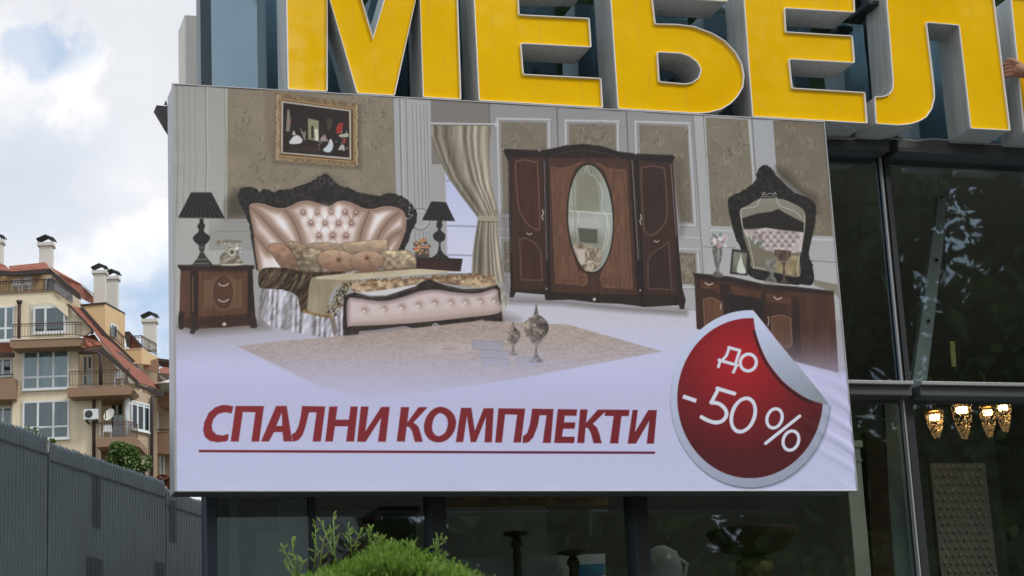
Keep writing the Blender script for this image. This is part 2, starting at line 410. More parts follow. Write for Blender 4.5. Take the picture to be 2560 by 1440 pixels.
    stroke(D((330, 935), (540, 940)), 2.2, (122, 122, 124)); stroke(D((375, 818), (540, 824)), 4, (170, 170, 172))
    fill(D((1085, 1160), (1255, 1195), (1262, 1290), (1230, 1250), (1090, 1200)), (116, 108, 92), .8, 4)
    # floor
    fl = [(420, 818), (640, 800), (900, 760), (1270, 745), (1420, 752), (1740, 778), (1745, 800), (2120, 935), (2160, 1260), (420, 1260)]
    fill(fl, lambda X, Y: mixc(mixc((140, 134, 130), (176, 175, 186), (X-430)/700), (178, 181, 213), (Y-790)/130), 1, 3)
    stroke([(1275, 752), (1400, 756), (1560, 772), (1712, 782)], 13, (92, 86, 86), .7, 16)
    fill([(650, 800), (760, 815), (860, 850), (1260, 812), (1300, 800), (1250, 780), (880, 800), (680, 770)], (104, 94, 90), .6, 26)
    fill([(1745, 806), (1840, 840), (1990, 905), (2100, 940), (2110, 925), (1990, 880)], (110, 100, 98), .5, 22)
    # curtain
    le = np.array(C((98, 190), (100, 270), (150, 400), (215, 530), (300, 650), (396, 775), (396, 800), (378, 900), (362, 1010), (356, 1140), (356, 1180)))
    re = np.array(C((482, 194), (476, 270), (470, 400), (480, 560), (514, 690), (528, 775), (520, 800), (526, 900), (542, 1010), (562, 1150), (570, 1200)))
    def curt(X, Y):
        l = np.interp(Y, le[:, 1], le[:, 0]); r_ = np.interp(Y, re[:, 1], re[:, 0]); t = (X-l)/(r_-l+1e-6)
        v = .5+.5*np.sin(t*34+2.5*np.sin(t*9)+1.2*vn(X, Y, 25, 90, s=5)); v = v*.65+.35*vn(X, Y, 6, 80, s=8)
        c = mixc((96, 89, 78), (174, 166, 151), v)
        return c*(0.86+.22*t)[..., None]
    fill(np.vstack([le, re[::-1]]), curt, 1, 2)
    stroke(C((100, 270), (150, 400), (215, 530), (300, 650), (396, 775)), 5, (110, 103, 88), .8, 2)
    fill(C((396, 770), (528, 770), (524, 812), (398, 806)), (150, 143, 125), .9); stroke(C((396, 808), (522, 812)), 2, (80, 74, 62), .8)
    stroke(C((95, 178), (522, 184)), 5.5, (166, 166, 167)); stroke(C((95, 186), (500, 190)), 2, (92, 90, 88), .8); ell(*C((518, 184))[0], 5, 5, 0, (175, 175, 176))
    ell(*C((508, 752))[0], 5, 9, 0, (130, 122, 104))
    # framed painting
    fill(A((925, 120), (1650, 215), (1655, 770), (905, 715)), (70, 62, 54), .5, 12)
    fill(A((918, 108), (1630, 205), (1632, 745), (912, 694)), lambda X, Y: mixc((98, 80, 58), (150, 132, 104), vn(X, Y, 6, s=2, oct_=2)))
    for s_, e_, n_ in (((938, 130), (938, 690), 44), ((1612, 220), (1616, 735), 40)):
        for k in range(n_):
            t = k/n_; x, y = s_[0]+(e_[0]-s_[0])*t, s_[1]+(e_[1]-s_[1])*t
            ell(*A((x+rr.uniform(-7, 7), y))[0], 1.6, 1.6, 0, (196, 180, 150), .8)
    for k in range(36):
        ell(*A((960+k*18, 690+k*1.6+rr.uniform(-8, 8)))[0], 1.8, 1.5, 0, (176, 150, 112), .6)
    fill(A((958, 160), (1596, 245), (1600, 708), (952, 655)), (152, 124, 84)); fill(A((966, 172), (1586, 254), (1590, 696), (960, 644)), (92, 72, 50))
    fill(A((972, 182), (1566, 260), (1568, 684), (968, 628)), (170, 164, 154)); fill(A((986, 196), (1552, 270), (1556, 668), (982, 620)), lambda X, Y: mixc((34, 31, 34), (54, 42, 38), vn(X, Y, 30, s=12, oct_=3)))
    fill(A((1200, 330), (1290, 352), (1290, 525), (1200, 510)), (132, 130, 106)); fill(A((1255, 420), (1285, 425), (1290, 525), (1262, 520)), (186, 184, 170))
    fill(A((1225, 400), (1245, 390), (1250, 500), (1228, 505)), (58, 52, 44)); fill(A((1010, 440), (1022, 250), (1040, 262), (1052, 350), (1040, 445)), (122, 116, 106)); fill(A((1044, 330), (1058, 335), (1050, 400)), (120, 52, 46))
    fill(A((1440, 420), (1460, 372), (1500, 366), (1492, 450), (1446, 466)), (150, 52, 46)); fill(A((1496, 505), (1522, 500), (1520, 545), (1500, 540)), (152, 66, 56))
    for q, c in ((((1040, 545), (1070, 490), (1110, 475), (1150, 512), (1130, 546)), (198, 198, 198)), (((1330, 598), (1366, 560), (1392, 505), (1416, 560), (1394, 616), (1350, 618)), (188, 196, 204)), (((1066, 470), (1076, 435), (1092, 470)), (190, 180, 170)), (((1130, 412), (1160, 450), (1178, 440), (1176, 520), (1160, 500)), (132, 122, 112)), (((1300, 520), (1340, 465), (1364, 520), (1330, 530)), (128, 122, 116)), (((1460, 600), (1480, 560), (1508, 562), (1512, 610), (1492, 600)), (172, 170, 166)), (((1470, 470), (1538, 460), (1540, 490), (1470, 486)), (166, 170, 150)), (((1360, 340), (1405, 340), (1395, 420), (1372, 430)), (78, 68, 54))): fill(A(*q), c, .9, 2, True)
    for k in range(26): ell(*A((rr.uniform(1280, 1540), rr.uniform(440, 600)))[0], 1.6, 2.6, rr.random(), (170+rr.randint(-40, 40), 160, 150), .6)
    fill(A((1050, 570), (1300, 590), (1280, 622), (1060, 600)), (84, 66, 58), .6, 14)
    # left night stand
    fill(B((70, 700), (690, 660), (760, 720), (200, 770)), (96, 88, 84), .6, 22)
    fill(B((92, 280), (630, 282), (645, 700), (560, 700), (420, 712), (180, 725), (82, 700)), wood((86, 60, 49)))
    fill(B((95, 285), (165, 285), (165, 640), (88, 640)), wood((100, 71, 58))); fill(B((165, 290), (226, 290), (226, 730), (170, 740)), wood((60, 44, 38)))
    fill(B((592, 285), (625, 285), (650, 640), (660, 700), (610, 705), (592, 640)), wood((50, 40, 38)))
    fill(B((228, 300), (590, 306), (590, 612), (228, 632)), wood((104, 75, 57))); fill(B((228, 632), (590, 612), (590, 650), (228, 668)), wood((78, 54, 44)))
    inl = B((262, 365), (330, 352), (348, 330), (480, 330), (495, 350), (552, 350), (555, 560), (480, 580), (440, 590), (380, 590), (330, 570), (262, 562)); fill(inl, wood((118, 92, 70)), .9, 2); stroke(inl, 1.3, (84, 60, 44), .8, closed=True)
    ell(*B((410, 452))[0], 24, 40, 0, (60, 42, 37)); ell(*B((410, 452))[0], 22, 38, 0, wood((98, 68, 52)))
    for y in (392, 510): stroke(B((375, y-6), (395, y+8), (425, y+8), (450, y-8)), 2.6, (178, 170, 160), .9, sm=True)
    stroke(B((184, 330), (186, 590)), 2.2, (128, 104, 94), .8)
    fill(B((72, 244), (640, 246), (645, 268), (628, 286), (92, 288), (72, 262)), wood((58, 46, 43))); stroke(B((72, 248), (640, 249)), 1.8, (116, 104, 100), .8)
    for q in (((166, 640), (222, 650), (214, 700), (196, 755), (162, 752), (172, 710)), ((604, 600), (640, 600), (662, 690), (655, 716), (612, 712), (618, 670)), ((80, 600), (120, 606), (112, 690), (118, 718), (80, 718))): fill(B(*q), (56, 45, 43), 1, 2, True)
    fill(B((220, 660), (600, 640), (560, 690), (420, 712), (270, 700)), wood((70, 50, 44)), 1, 2, True); ell(*B((418, 688))[0], 5, 4.5, 0, (170, 160, 152))
    # telephone
    fill(B((360, 64), (420, 58), (548, 66), (548, 80), (500, 84), (380, 82), (384, 104), (362, 102)), (120, 113, 102), 1, 2); fill(B((392, 170), (430, 140), (460, 105), (510, 110), (535, 200), (558, 245), (400, 252), (384, 200)), lambda X, Y: mixc((74, 68, 60), (168, 160, 142), vn(X, Y, 7, s=4, oct_=2)), 1, 2, True)
    ell(*B((475, 150))[0], 10, 10, 0, (176, 172, 160)); ell(*B((475, 150))[0], 6, 6, 0, (96, 90, 80)); ell(*B((510, 125))[0], 4, 4, 0, (198, 196, 188)); stroke(B((402, 246), (560, 240)), 3, (178, 172, 156))
    for k in range(14): ell(*B((rr.uniform(390, 545), rr.uniform(66, 240)))[0], 1.7, 1.7, 0, (206, 202, 192), .7)
    # left lamp
    def lampstem(pts, c=(46, 43, 43)):
        fill(pts, c, 1, 1.6, True)
    fill(A((110, 1190), (470, 1195), (330, 1300), (200, 1300)), (172, 166, 160), .35, 26)
    lampstem(A((272, 1190), (302, 1190), (305, 1225), (318, 1250), (308, 1300), (358, 1342), (350, 1380), (312, 1422), (298, 1440), (282, 1440), (262, 1420), (222, 1382), (216, 1345), (262, 1298), (250, 1255), (268, 1225)))
    lampstem(B((240, 90), (264, 90), (276, 118), (266, 150), (290, 192), (326, 236), (326, 256), (184, 256), (190, 232), (220, 192), (236, 150), (226, 118)), (62, 60, 56))
    for y, a in ((120, 16), (152, 12), (205, 34), (236, 52)): stroke(B((250-a, y), (250+a, y)), 2, (140, 138, 130), .7)
    sh = A((196, 965), (372, 965), (487, 1188), (85, 1182))
    fill(sh, lambda X, Y: mixc((34, 32, 33), (58, 55, 56), .5+.5*np.sin((X-499)/(10+(Y-480)*.5)*22)))
    stroke(A((88, 1184), (486, 1190)), 2.4, (120, 116, 112), .9); stroke(A((196, 966), (372, 966)), 2, (88, 84, 84), .8)
    # bed: carved headboard
    hb = spl(A((600, 985), (628, 932), (700, 918), (755, 935), (785, 965), (815, 938), (870, 944), (905, 965), (960, 940), (1050, 934), (1130, 905), (1200, 882), (1262, 850), (1306, 822), (1350, 805), (1392, 830), (1432, 872), (1480, 905), (1560, 930), (1640, 965), (1720, 980), (1800, 992), (1900, 972), (1970, 985), (2040, 1020), (2100, 1080), (2132, 1140), (2128, 1220), (2084, 1300), (2062, 1380), (2030, 1440), (1990, 1520), (1500, 1480), (1000, 1520), (780, 1560), (745, 1500), (735, 1400), (708, 1300), (672, 1180), (640, 1110), (612, 1050)), True, 8)
    g = np.random.default_rng(5); hb = hb + g.normal(0, .9, hb.shape)
    fill(hb, lambda X, Y: mixc((38, 36, 36), (66, 61, 58), vn(X, Y, 9, s=6, oct_=3)**2*1.2))
    fill(B((612, 20), (660, 20), (700, 250), (690, 290), (655, 285), (630, 120)), (44, 41, 41), 1, 3)
    for k in range(90):
        t = rr.random(); x = 620+t*1480; y = 930+75*abs(math.sin(t*3.1))*0 + (60 if abs(t-.5) > .35 else 0) + rr.uniform(-5, 85) - (90*max(0, 1-abs(t-.49)*8))
        stroke(A((x, y), (x+rr.uniform(-14, 14), y+rr.uniform(-10, 10))), 1.3, (118, 112, 106), .5)
    for cx in (1320, 1395): ell(*A((cx, 868))[0], 7, 8, 0, (96, 92, 88), .8, 2)
    for k in range(20): ell(*A((rr.uniform(2040, 2110), rr.uniform(1050, 1200)))[0], 2.2, 1.6, rr.random(), (150, 148, 146), .7)
    # upholstery
    up_ = A((697, 1082), (740, 1062), (820, 1068), (900, 1095), (980, 1105), (1050, 1085), (1120, 1050), (1200, 1040), (1280, 1060), (1340, 1085), (1390, 1085), (1450, 1050), (1520, 1042), (1600, 1070), (1680, 1105), (1760, 1110), (1840, 1090), (1920, 1090), (2000, 1120), (2036, 1190), (2030, 1280), (2000, 1380), (1960, 1470), (1900, 1600), (900, 1690), (790, 1680), (760, 1560), (742, 1440), (730, 1300), (705, 1180))
    seams = [A((705, 1085), (800, 1170), (900, 1280), (1010, 1400), (1060, 1460)), A((1000, 1110), (1060, 1180), (1110, 1280), (1150, 1400), (1170, 1480)), A((742, 1330), (800, 1390), (860, 1470)), A((1728, 1118), (1700, 1200), (1665, 1290), (1640, 1400)), A((2000, 1125), (1900, 1210), (1820, 1320), (1770, 1420)), A((2032, 1290), (1930, 1340), (1860, 1410))]
    def uph(X, Y):
        dm = np.full(X.shape, 1e9); side = np.zeros(X.shape)
        for s_ in seams:
            p = spl(s_, False)
            for i in range(len(p)-1):
                dq = np.sqrt(segd(X, Y, p[i], p[i+1])); dm = np.minimum(dm, dq)
        pb = spl(up_); de = np.full(X.shape, 1e9)
        for i in range(len(pb)): de = np.minimum(de, np.sqrt(segd(X, Y, pb[i], pb[(i+1) % len(pb)])))
        dm = np.minimum(dm, de*1.2)
        t = np.clip(dm/24, 0, 1)**.8
        c = mixc((124, 98, 82), (190, 174, 166), t)
        c = mixc(c, (216, 212, 218), np.clip((dm-12)/14, 0, 1)*.95*np.clip(vn(X, Y, 26, 44, s=2)*1.3, 0, 1))
        return c
    fill(up_, uph, 1, 1.6, True)
    for s_ in seams: stroke(s_, 2.2, (112, 78, 64), .85, sm=True); stroke([(x+2.4, y) for x, y in s_], 1.4, (214, 196, 190), .5, sm=True)
    stroke(up_[:-6], 2.2, (178, 150, 138), .8, sm=True)
    rows = [[(1160, 1132), (1280, 1132), (1400, 1130), (1515, 1128), (1612, 1135)], [(1225, 1222), (1345, 1224), (1462, 1226), (1572, 1226)], [(1295, 1330), (1410, 1330), (1525, 1330)]]
    for i, rw in enumerate(rows):
        for j, b in enumerate(rw):
            if i < 2:
                for jj in (j-1, j):
                    if 0 <= jj < len(rows[i+1]):
                        n2 = rows[i+1][jj]; mid = ((b[0]+n2[0])/2+(8 if jj == j else -8), (b[1]+n2[1])/2)
                        stroke(A(b, mid, n2), 5, (158, 130, 118), .45, 7, True); stroke(A(b, mid, n2), 1.5, (122, 94, 84), .8, sm=True)
            else:
                stroke(A(b, (b[0]-40, 1400)), 3, (150, 122, 110), .5, 5); stroke(A(b, (b[0]+40, 1400)), 3, (150, 122, 110), .5, 5)
            glow(*A((b[0], b[1]+6))[0], 6.5, (112, 78, 64), .85); ell(*A(b)[0], 2.4, 2.4, 0, (196, 180, 172))
    for b in ((1220, 1165), (1340, 1165), (1455, 1165), (1285, 1270), (1400, 1270), (1515, 1270), (1340, 1110), (1460, 1095)): glow(*A(b)[0], 8, (232, 224, 230), .6)
    # pillows
    def pil_(pts, c, k=.3, s=1):
        x0 = min(p[0] for p in pts); x1 = max(p[0] for p in pts); y0 = min(p[1] for p in pts); y1 = max(p[1] for p in pts)
        fill([(x+2, y+3) for x, y in pts], (70, 52, 42), .5, 6, True)
        fill(pts, lambda X, Y: np.asarray(c, float)*(1.14-.34*(Y-y0)/(y1-y0)+k*(vn(X, Y, 12, 8, s=s, oct_=3)-.5))[..., None], 1, 1.8, True)
        stroke(pts, 1.4, tuple(np.array(c)*.62), .7, sm=True, closed=True)
    pil_(B((1040, 92), (1190, 80), (1310, 105), (1300, 160), (1040, 160)), (146, 126, 106), .4, 2)
    pil_(B((1298, 85), (1420, 72), (1610, 56), (1632, 100), (1612, 160), (1360, 160)), (164, 142, 120), .3, 3)
    pil_(B((745, 112), (792, 84), (885, 112), (965, 225), (988, 292), (862, 278), (782, 180)), (140, 110, 92), .35, 4)
    pil_(B((898, 76), (985, 86), (1062, 140), (1075, 300), (985, 296), (950, 200)), (130, 114, 94), .8, 5)
    pil_(B((1000, 130), (1120, 128), (1150, 180), (1140, 296), (1062, 302), (1020, 215)), (138, 124, 104), .8, 6)
    pil_(B((1590, 150), (1700, 140), (1800, 148), (1874, 256), (1760, 275), (1600, 275)), (156, 141, 118), .8, 7)
    def cush(cx, cy, rx, ry, rot, bx, by):
        cx, cy = B((cx, cy))[0]; bx, by = B((bx, by))[0]
        def f_(X, Y):
            an = np.arctan2((Y-by)*1.6, X-bx); rr_ = np.hypot((X-bx)/rx, (Y-by)/ry)
            v = .5+.5*np.sin(an*11+3.2*np.sin(an*3+1)+1.5*np.sin(an*7)); c = mixc((118, 90, 72), (196, 168, 142), .38+.3*(v-.3)*np.clip(1.1-rr_, 0, 1)+.34*np.clip(-(Y-cy)/ry, -1, 1)+.22*(vn(X, Y, 16, 10, s=6, oct_=2)-.5)); return c
        ell(cx+2, cy+4, rx, ry, rot, (82, 60, 46), .5, 0, 8); ell(cx, cy, rx, ry, rot, f_); ell(cx, cy, rx, ry, rot, (104, 80, 64), .6, 1.3)
        glow(bx, by, 4.5, (96, 62, 48), .8); ell(bx, by, 5, 2.8, 0, (104, 70, 56))
    cush(1258, 214, 49, 27, .12, 1270, 208); cush(1480, 216, 42, 25.5, -.05, 1480, 196)
    # bedding
    fill(B((690, 282), (860, 268), (1000, 296), (1110, 300), (1300, 296), (1300, 330), (1100, 350), (1060, 600), (985, 596), (960, 480), (850, 432), (688, 424)), lambda X, Y: mixc((52, 41, 31), (118, 98, 76), np.clip(vn(X+Y*.6, Y, 7, 30, s=7, oct_=3)*1.6-.55, 0, 1)), 1, 2, True)
    for k in range(34):
        x, y = rr.uniform(710, 1040), rr.uniform(285, 400); stroke(B((x, y), (x-rr.uniform(10, 30), y+rr.uniform(14, 40))), 1.4, (176, 158, 128), .5)
    fill(B((688, 420), (850, 430), (960, 488), (990, 596), (1080, 616), (1225, 640), (1306, 560), (1308, 846), (1242, 842), (1180, 792), (900, 738), (762, 704), (668, 622)), lambda X, Y: mixc((92, 86, 84), (196, 196, 212), (.5+.5*np.sin(X*.30+2.4*np.sin(X*.11)+.02*Y))*.5+.85*(vn(X+.3*Y, Y, 5, 15, s=3, oct_=3)-.1)), 1, 2)
    fill(B((1200, 640), (1240, 640), (1262, 740), (1236, 790)), (104, 92, 80), .8, 4)
    fill(B((985, 596), (1040, 560), (1050, 588), (1225, 622), (1222, 646), (1080, 622)), lambda X, Y: mixc((92, 72, 44), (158, 132, 92), vn(X, Y, 3, 9, s=3)), 1, 2)
    fill(B((1060, 360), (1110, 338), (1340, 345), (1280, 380), (1210, 470), (1196, 580), (1222, 622), (1050, 590), (1040, 520)), lambda X, Y: mixc((118, 107, 86), (158, 147, 124), .3+.7*vn(X, Y, 14, 40, s=11, oct_=2)), 1, 2, True)
    fill(B((1090, 335), (1300, 312), (1600, 290), (2000, 268), (2215, 290), (1900, 318), (1500, 348), (1320, 358), (1110, 350)), lambda X, Y: np.asarray((176, 165, 143), float)*(.92+.14*vn(X, Y, 40, 9, s=5, oct_=2))[..., None], 1, 2)
    fill(B((1400, 296), (1600, 280), (1860, 262), (1890, 270), (1600, 296), (1380, 312)), (112, 84, 60), .8, 3)
    fill(B((1330, 388), (1500, 362), (1900, 342), (2250, 322), (2420, 326), (2456, 400), (2300, 415), (2100, 392), (1940, 362), (1840, 390), (1700, 425), (1540, 455), (1380, 445)), lambda X, Y: mixc((116, 92, 70), (188, 168, 140), np.clip(vn(X, Y, 13, 8, s=21, oct_=3)*2-.55, 0, 1)), 1, 2)
    fill(B((1420, 450), (1560, 440), (1840, 395), (1850, 410), (1620, 470), (1500, 472)), (190, 190, 196), .85, 3)
    for k in range(150):
        t = rr.random(); x = 1290+t*1120; y = 372-t*62+rr.uniform(-12, 12) + (10 if t > .9 else 0)
        stroke(B((x, y), (x+rr.uniform(-14, 14), y+rr.uniform(4, 16))), 2.6, rr.choice(((92, 66, 42), (132, 100, 66), (112, 82, 54), (164, 132, 92))), .9)
    for k in range(110):
        t = rr.random(); x = 1330-110*t+rr.uniform(-40, 36); y = 370+t*240+rr.uniform(-10, 10)
        stroke(B((x, y), (x+rr.uniform(-20, 16), y+rr.uniform(4, 26))), 2.8, rr.choice(((70, 58, 38), (104, 86, 58), (56, 46, 32), (158, 140, 104))), .9)
    fill(B((2450, 380), (2500, 440), (2530, 520), (2500, 575), (2470, 560)), lambda X, Y: mixc((128, 122, 112), (186, 182, 176), vn(X, Y, 5, 12, s=5)), 1, 2, True)
    # footboard
    fill(B((1310, 800), (2480, 660), (2510, 730), (1420, 862)), (76, 64, 60), .8, 20)
    fb = B((1306, 475), (1385, 450), (1500, 482), (1620, 478), (1760, 430), (1850, 402), (1880, 375), (1945, 350), (1995, 372), (2060, 396), (2200, 428), (2350, 420), (2446, 394), (2470, 420), (2484, 600), (2492, 716), (2440, 718), (2400, 660), (2376, 716), (2352, 716), (2350, 650), (2160, 690), (2080, 720), (1990, 770), (1930, 745), (1760, 700), (1540, 730), (1420, 740), (1408, 832), (1340, 852), (1308, 846), (1300, 700))
    fill(fb, lambda X, Y: mixc((40, 33, 32), (74, 60, 55), vn(X, Y, 10, s=8, oct_=3)**1.6), 1, 1.8)
    fu = B((1336, 505), (1420, 494), (1500, 506), (1620, 512), (1750, 482), (1880, 440), (2000, 430), (2150, 450), (2300, 456), (2440, 424), (2462, 500), (2468, 600), (2200, 640), (1800, 680), (1380, 702), (1334, 692))
    def fuc(X, Y):
        p = spl(fu); de = np.full(X.shape, 1e9)
        for i in range(len(p)): de = np.minimum(de, np.sqrt(segd(X, Y, p[i], p[(i+1) % len(p)])))
        c = mixc((120, 104, 102), (186, 172, 172), np.clip(de/13, 0, 1)**.7); yb = np.interp(X, [868, 1248], [812, 770])
        return mixc(c, (160, 140, 134), np.clip((Y-(yb-22))/30, 0, 1)*.7)
    fill(fu, fuc, 1, 1.8, True)
    for i, b in enumerate(((1460, 592), (1605, 577), (1735, 567), (1862, 551), (1982, 535), (2103, 531), (2212, 528), (2322, 520), (2425, 517))):
        glow(*B((b[0]+4, b[1]-8))[0], 7, (132, 110, 104), .75); glow(*B((b[0]-14, b[1]+14))[0], 6, (204, 192, 194), .5); ell(*B(b)[0], 2.6, 2.6, 0, (206, 196, 194))
    stroke(B((1400, 470), (1560, 494), (1720, 452), (1850, 412)), 2, (108, 92, 86), .7, sm=True); stroke(B((2080, 410), (2240, 440), (2420, 410)), 2, (108, 92, 86), .7, sm=True)
    ell(*B((1990, 712))[0], 10, 11, 0, (150, 146, 146)); ell(*B((1990, 712))[0], 6, 7, 0, (66, 60, 60), .9, 2); ell(*B((1990, 712))[0], 2.5, 3, 0, (176, 172, 172))
    # right night stand, flowers, lamp
    fill(C((0, 1035), (40, 1040), (298, 1048), (296, 1070), (285, 1130), (0, 1110)), wood((66, 47, 44))); fill(C((0, 1032), (120, 1040), (296, 1046), (298, 1062), (0, 1056)), (50, 40, 40))
    fill(B((1840, 120), (1940, 120), (1945, 198), (1835, 196)), (72, 68, 64), .9, 3)
    for k in range(60):
        a, r_ = rr.uniform(0, 6.28), rr.random()**.5*20; x, y = B((1888, 108))[0]
        ell(x+r_*math.cos(a), y+r_*math.sin(a)*.95, rr.uniform(2.5, 5.5), rr.uniform(2.5, 4.5), 0, rr.choice(((162, 96, 70), (176, 120, 84), (84, 92, 78), (58, 74, 66), (150, 104, 92), (186, 146, 104))), .85)
    lampstem(C((138, 800), (162, 800), (168, 838), (158, 862), (186, 892), (182, 926), (158, 945), (160, 985), (178, 1015), (206, 1036), (204, 1048), (100, 1048), (104, 1036), (132, 1015), (142, 985), (144, 945), (114, 922), (110, 890), (140, 862), (130, 838)), (50, 47, 47))
    fill(C((98, 678), (192, 684), (250, 806), (36, 800)), lambda X, Y: mixc((32, 31, 34), (56, 54, 57), .5+.5*np.sin((X-1096)/(8+(Y-500)*.5)*20)))
    # wardrobe
    fill(C((540, 760), (600, 700), (610, 1290), (560, 1260)), (92, 88, 84), .5, 22); fill(C((1640, 400), (1700, 420), (1740, 760), (1700, 900)), (80, 74, 66), .6, 26)
    wb = C((555, 338), (795, 348), (860, 340), (960, 318), (1075, 308), (1190, 322), (1300, 358), (1410, 370), (1668, 380), (1648, 430), (1690, 1000), (1712, 1240), (1732, 1310), (1722, 1372), (1694, 1370), (1688, 1345), (1460, 1358), (1430, 1352), (1300, 1335), (1150, 1330), (1000, 1310), (860, 1314), (830, 1312), (825, 1278), (640, 1262), (625, 1296), (600, 1296), (606, 1220), (600, 1000), (590, 420), (572, 384))
    fill(wb, wood((50, 38, 36), .4)); fill(C((608, 395), (812, 388), (838, 1244), (622, 1244)), wood((72, 48, 43), .3))
    p = C((638, 445), (660, 420), (706, 412), (758, 428), (780, 460), (794, 830), (774, 856), (724, 832), (680, 770), (654, 690)); fill(p, wood((80, 48, 43), .25), 1, 2, True); stroke(p, 3.6, (104, 76, 64), .9, sm=True, closed=True)
    p = C((664, 918), (706, 914), (762, 945), (802, 1002), (812, 1186), (676, 1182)); fill(p, wood((74, 48, 43), .25), 1, 2); stroke(p, 3.4, (100, 74, 62), .9, closed=True)
    fill(C((838, 398), (1366, 400), (1420, 1280), (870, 1262)), wood((80, 55, 47), .25))
    for q in (((860, 450), (930, 462), (1000, 448), (1050, 424), (1080, 420), (1020, 470), (985, 570), (970, 750), (990, 960), (1044, 1122), (1100, 1148), (1106, 1200), (1080, 1224), (892, 1208)), ((1136, 426), (1180, 432), (1220, 458), (1290, 470), (1352, 470), (1396, 1246), (1200, 1234), (1176, 1180), (1190, 1130), (1252, 950), (1272, 780), (1258, 620), (1206, 480))):
        fill(C(*q), wood((116, 84, 66), .35, 4, 26)); stroke(C(*q), 1.2, (74, 50, 40), .7, closed=True)
    stroke(C((880, 490), (985, 480)), 1.2, (66, 44, 36), .7); stroke(C((880, 490), (910, 1186), (1050, 1192)), 1.2, (66, 44, 36), .7); stroke(C((1330, 500), (1376, 1220), (1230, 1206)), 1.2, (66, 44, 36), .7); stroke(C((1230, 492), (1330, 500)), 1.2, (66, 44, 36), .7)
    for cx, cy in ((1068, 1180), (1212, 1186)): ell(*C((cx, cy))[0], 7, 7, 0, (66, 44, 36), .8, 1.6)
    mc = C((1120, 788))[0]; ell(*mc, 59, 138, -.045, (34, 28, 27)); 
    def mir(X, Y):
        c = mixc((154, 160, 150), (116, 116, 104), vn(X, Y, 46, 60, s=31, oct_=2)); c = mixc(c, (170, 174, 170), np.clip((np.abs(Y-560)-8)/-30+1, 0, 1)*.6); return mixc(c, (150, 156, 152), np.clip((X-mc[0]-18)/22, 0, 1)*.7)
    ell(*mc, 55.5, 134, -.045, mir)
    fill(C((1030, 510), (1170, 520), (1180, 745), (1030, 740)), (120, 118, 98), .55, 6); fill(C((1040, 848), (1166, 858), (1164, 950), (1050, 940)), (76, 78, 68), .85, 4); stroke(C((990, 740), (1256, 760)), 4, (176, 180, 176), .8); stroke(C((1006, 560), (1030, 1010)), 2, (96, 98, 90), .6)
    fill(C((1010, 945), (1140, 975), (1190, 1000), (1180, 1090), (1110, 1130), (1060, 1090)), lambda X, Y: mixc((92, 76, 56), (188, 178, 162), vn(X, Y, 6, 8, s=41, oct_=2)), .95, 3, True); fill(C((1020, 985), (1085, 985), (1086, 1080), (1060, 1086)), (178, 168, 158), .9, 4)
    for q in (((1100, 445), (1112, 500), (1150, 520), (1170, 575)), ((1180, 560), (1200, 640), (1192, 720), (1232, 790), (1218, 900), (1200, 1000)), ((1215, 760), (1240, 860), (1225, 960)), ((1012, 740), (1012, 830)), ((1042, 740), (1042, 820)), ((1085, 1080), (1130, 1060), (1165, 1085), (1190, 1060)), ((1090, 460), (1084, 490))): stroke(C(*q), 1.5, (204, 206, 198), .6, sm=True)
    fill(C((1422, 420), (1636, 430), (1686, 1282), (1462, 1272)), wood((68, 47, 43), .3))
    p = C((1446, 492), (1470, 460), (1520, 452), (1580, 464), (1598, 492), (1612, 760), (1582, 842), (1522, 892), (1474, 880), (1460, 800)); fill(p, wood((64, 46, 43), .25), 1, 2, True); stroke(p, 3.6, (98, 74, 64), .9, sm=True, closed=True)
    p = C((1490, 1060), (1520, 1010), (1578, 972), (1622, 940), (1642, 1248), (1490, 1236)); fill(p, wood((60, 44, 42), .25)); stroke(p, 3.2, (94, 70, 60), .9, closed=True)
    for x0, x1, b0, b1 in ((812, 838, 842, 868), (1376, 1412, 1432, 1470)):
        fill(C((x0, 370), (x1+12, 372), (b1, 1350 if x0 > 1000 else 1312), (b0, 1350 if x0 > 1000 else 1312)), wood((44, 34, 33), .3)); stroke(C((x0+10, 410), (b0-4, 1050)), 1.8, (150, 140, 138), .75); stroke(C((x0+20, 410), (b0+8, 1050)), 1.2, (110, 98, 94), .6)
    stroke(C((596, 420), (610, 1000)), 1.6, (120, 108, 104), .6); stroke(C((1636, 440), (1672, 900)), 2, (150, 142, 140), .7)
    fill(C((557, 340), (795, 350), (870, 340), (960, 318), (1075, 309), (1190, 322), (1300, 358), (1410, 372), (1666, 382), (1640, 424), (1400, 414), (1300, 402), (1180, 372), (1080, 360), (970, 366), (860, 392), (590, 390)), wood((42, 35, 35), .2)); stroke(C((870, 384), (970, 360), (1080, 352), (1190, 366), (1310, 400)), 1.6, (84, 72, 70), .8, sm=True); stroke(C((560, 341), (795, 351), (870, 341), (960, 319), (1075, 310), (1190, 323), (1300, 359), (1410, 373), (1664, 383)), 1.6, (96, 88, 88), .8)
    for cx, cy, l in ((812, 765, 32), (1442, 795, 32)): stroke(C((cx, cy-l), (cx+6, cy-8), (cx-4, cy+8), (cx+4, cy+l)), 2.6, (176, 168, 160), .9, sm=True)
    for cx, cy in ((728, 888), (1544, 936)): stroke(C((cx-16, cy-6), (cx, cy+4), (cx+16, cy-4)), 2.2, (178, 172, 166), .9, sm=True)
    for cx, cy in ((792, 350), (1410, 372), (1660, 382), (562, 342), (838, 1240), (1440, 1250)): ell(*C((cx, cy))[0], 2.2, 2.8, 0, (168, 162, 158), .8)
    ell(*C((1145, 1308))[0], 4, 4, 0, (168, 162, 158))
    # dresser
    fill([(1735, 692), (2084, 733), (2096, 932), (2020, 912), (1940, 890), (1741, 822)], wood((72, 48, 40), .35))
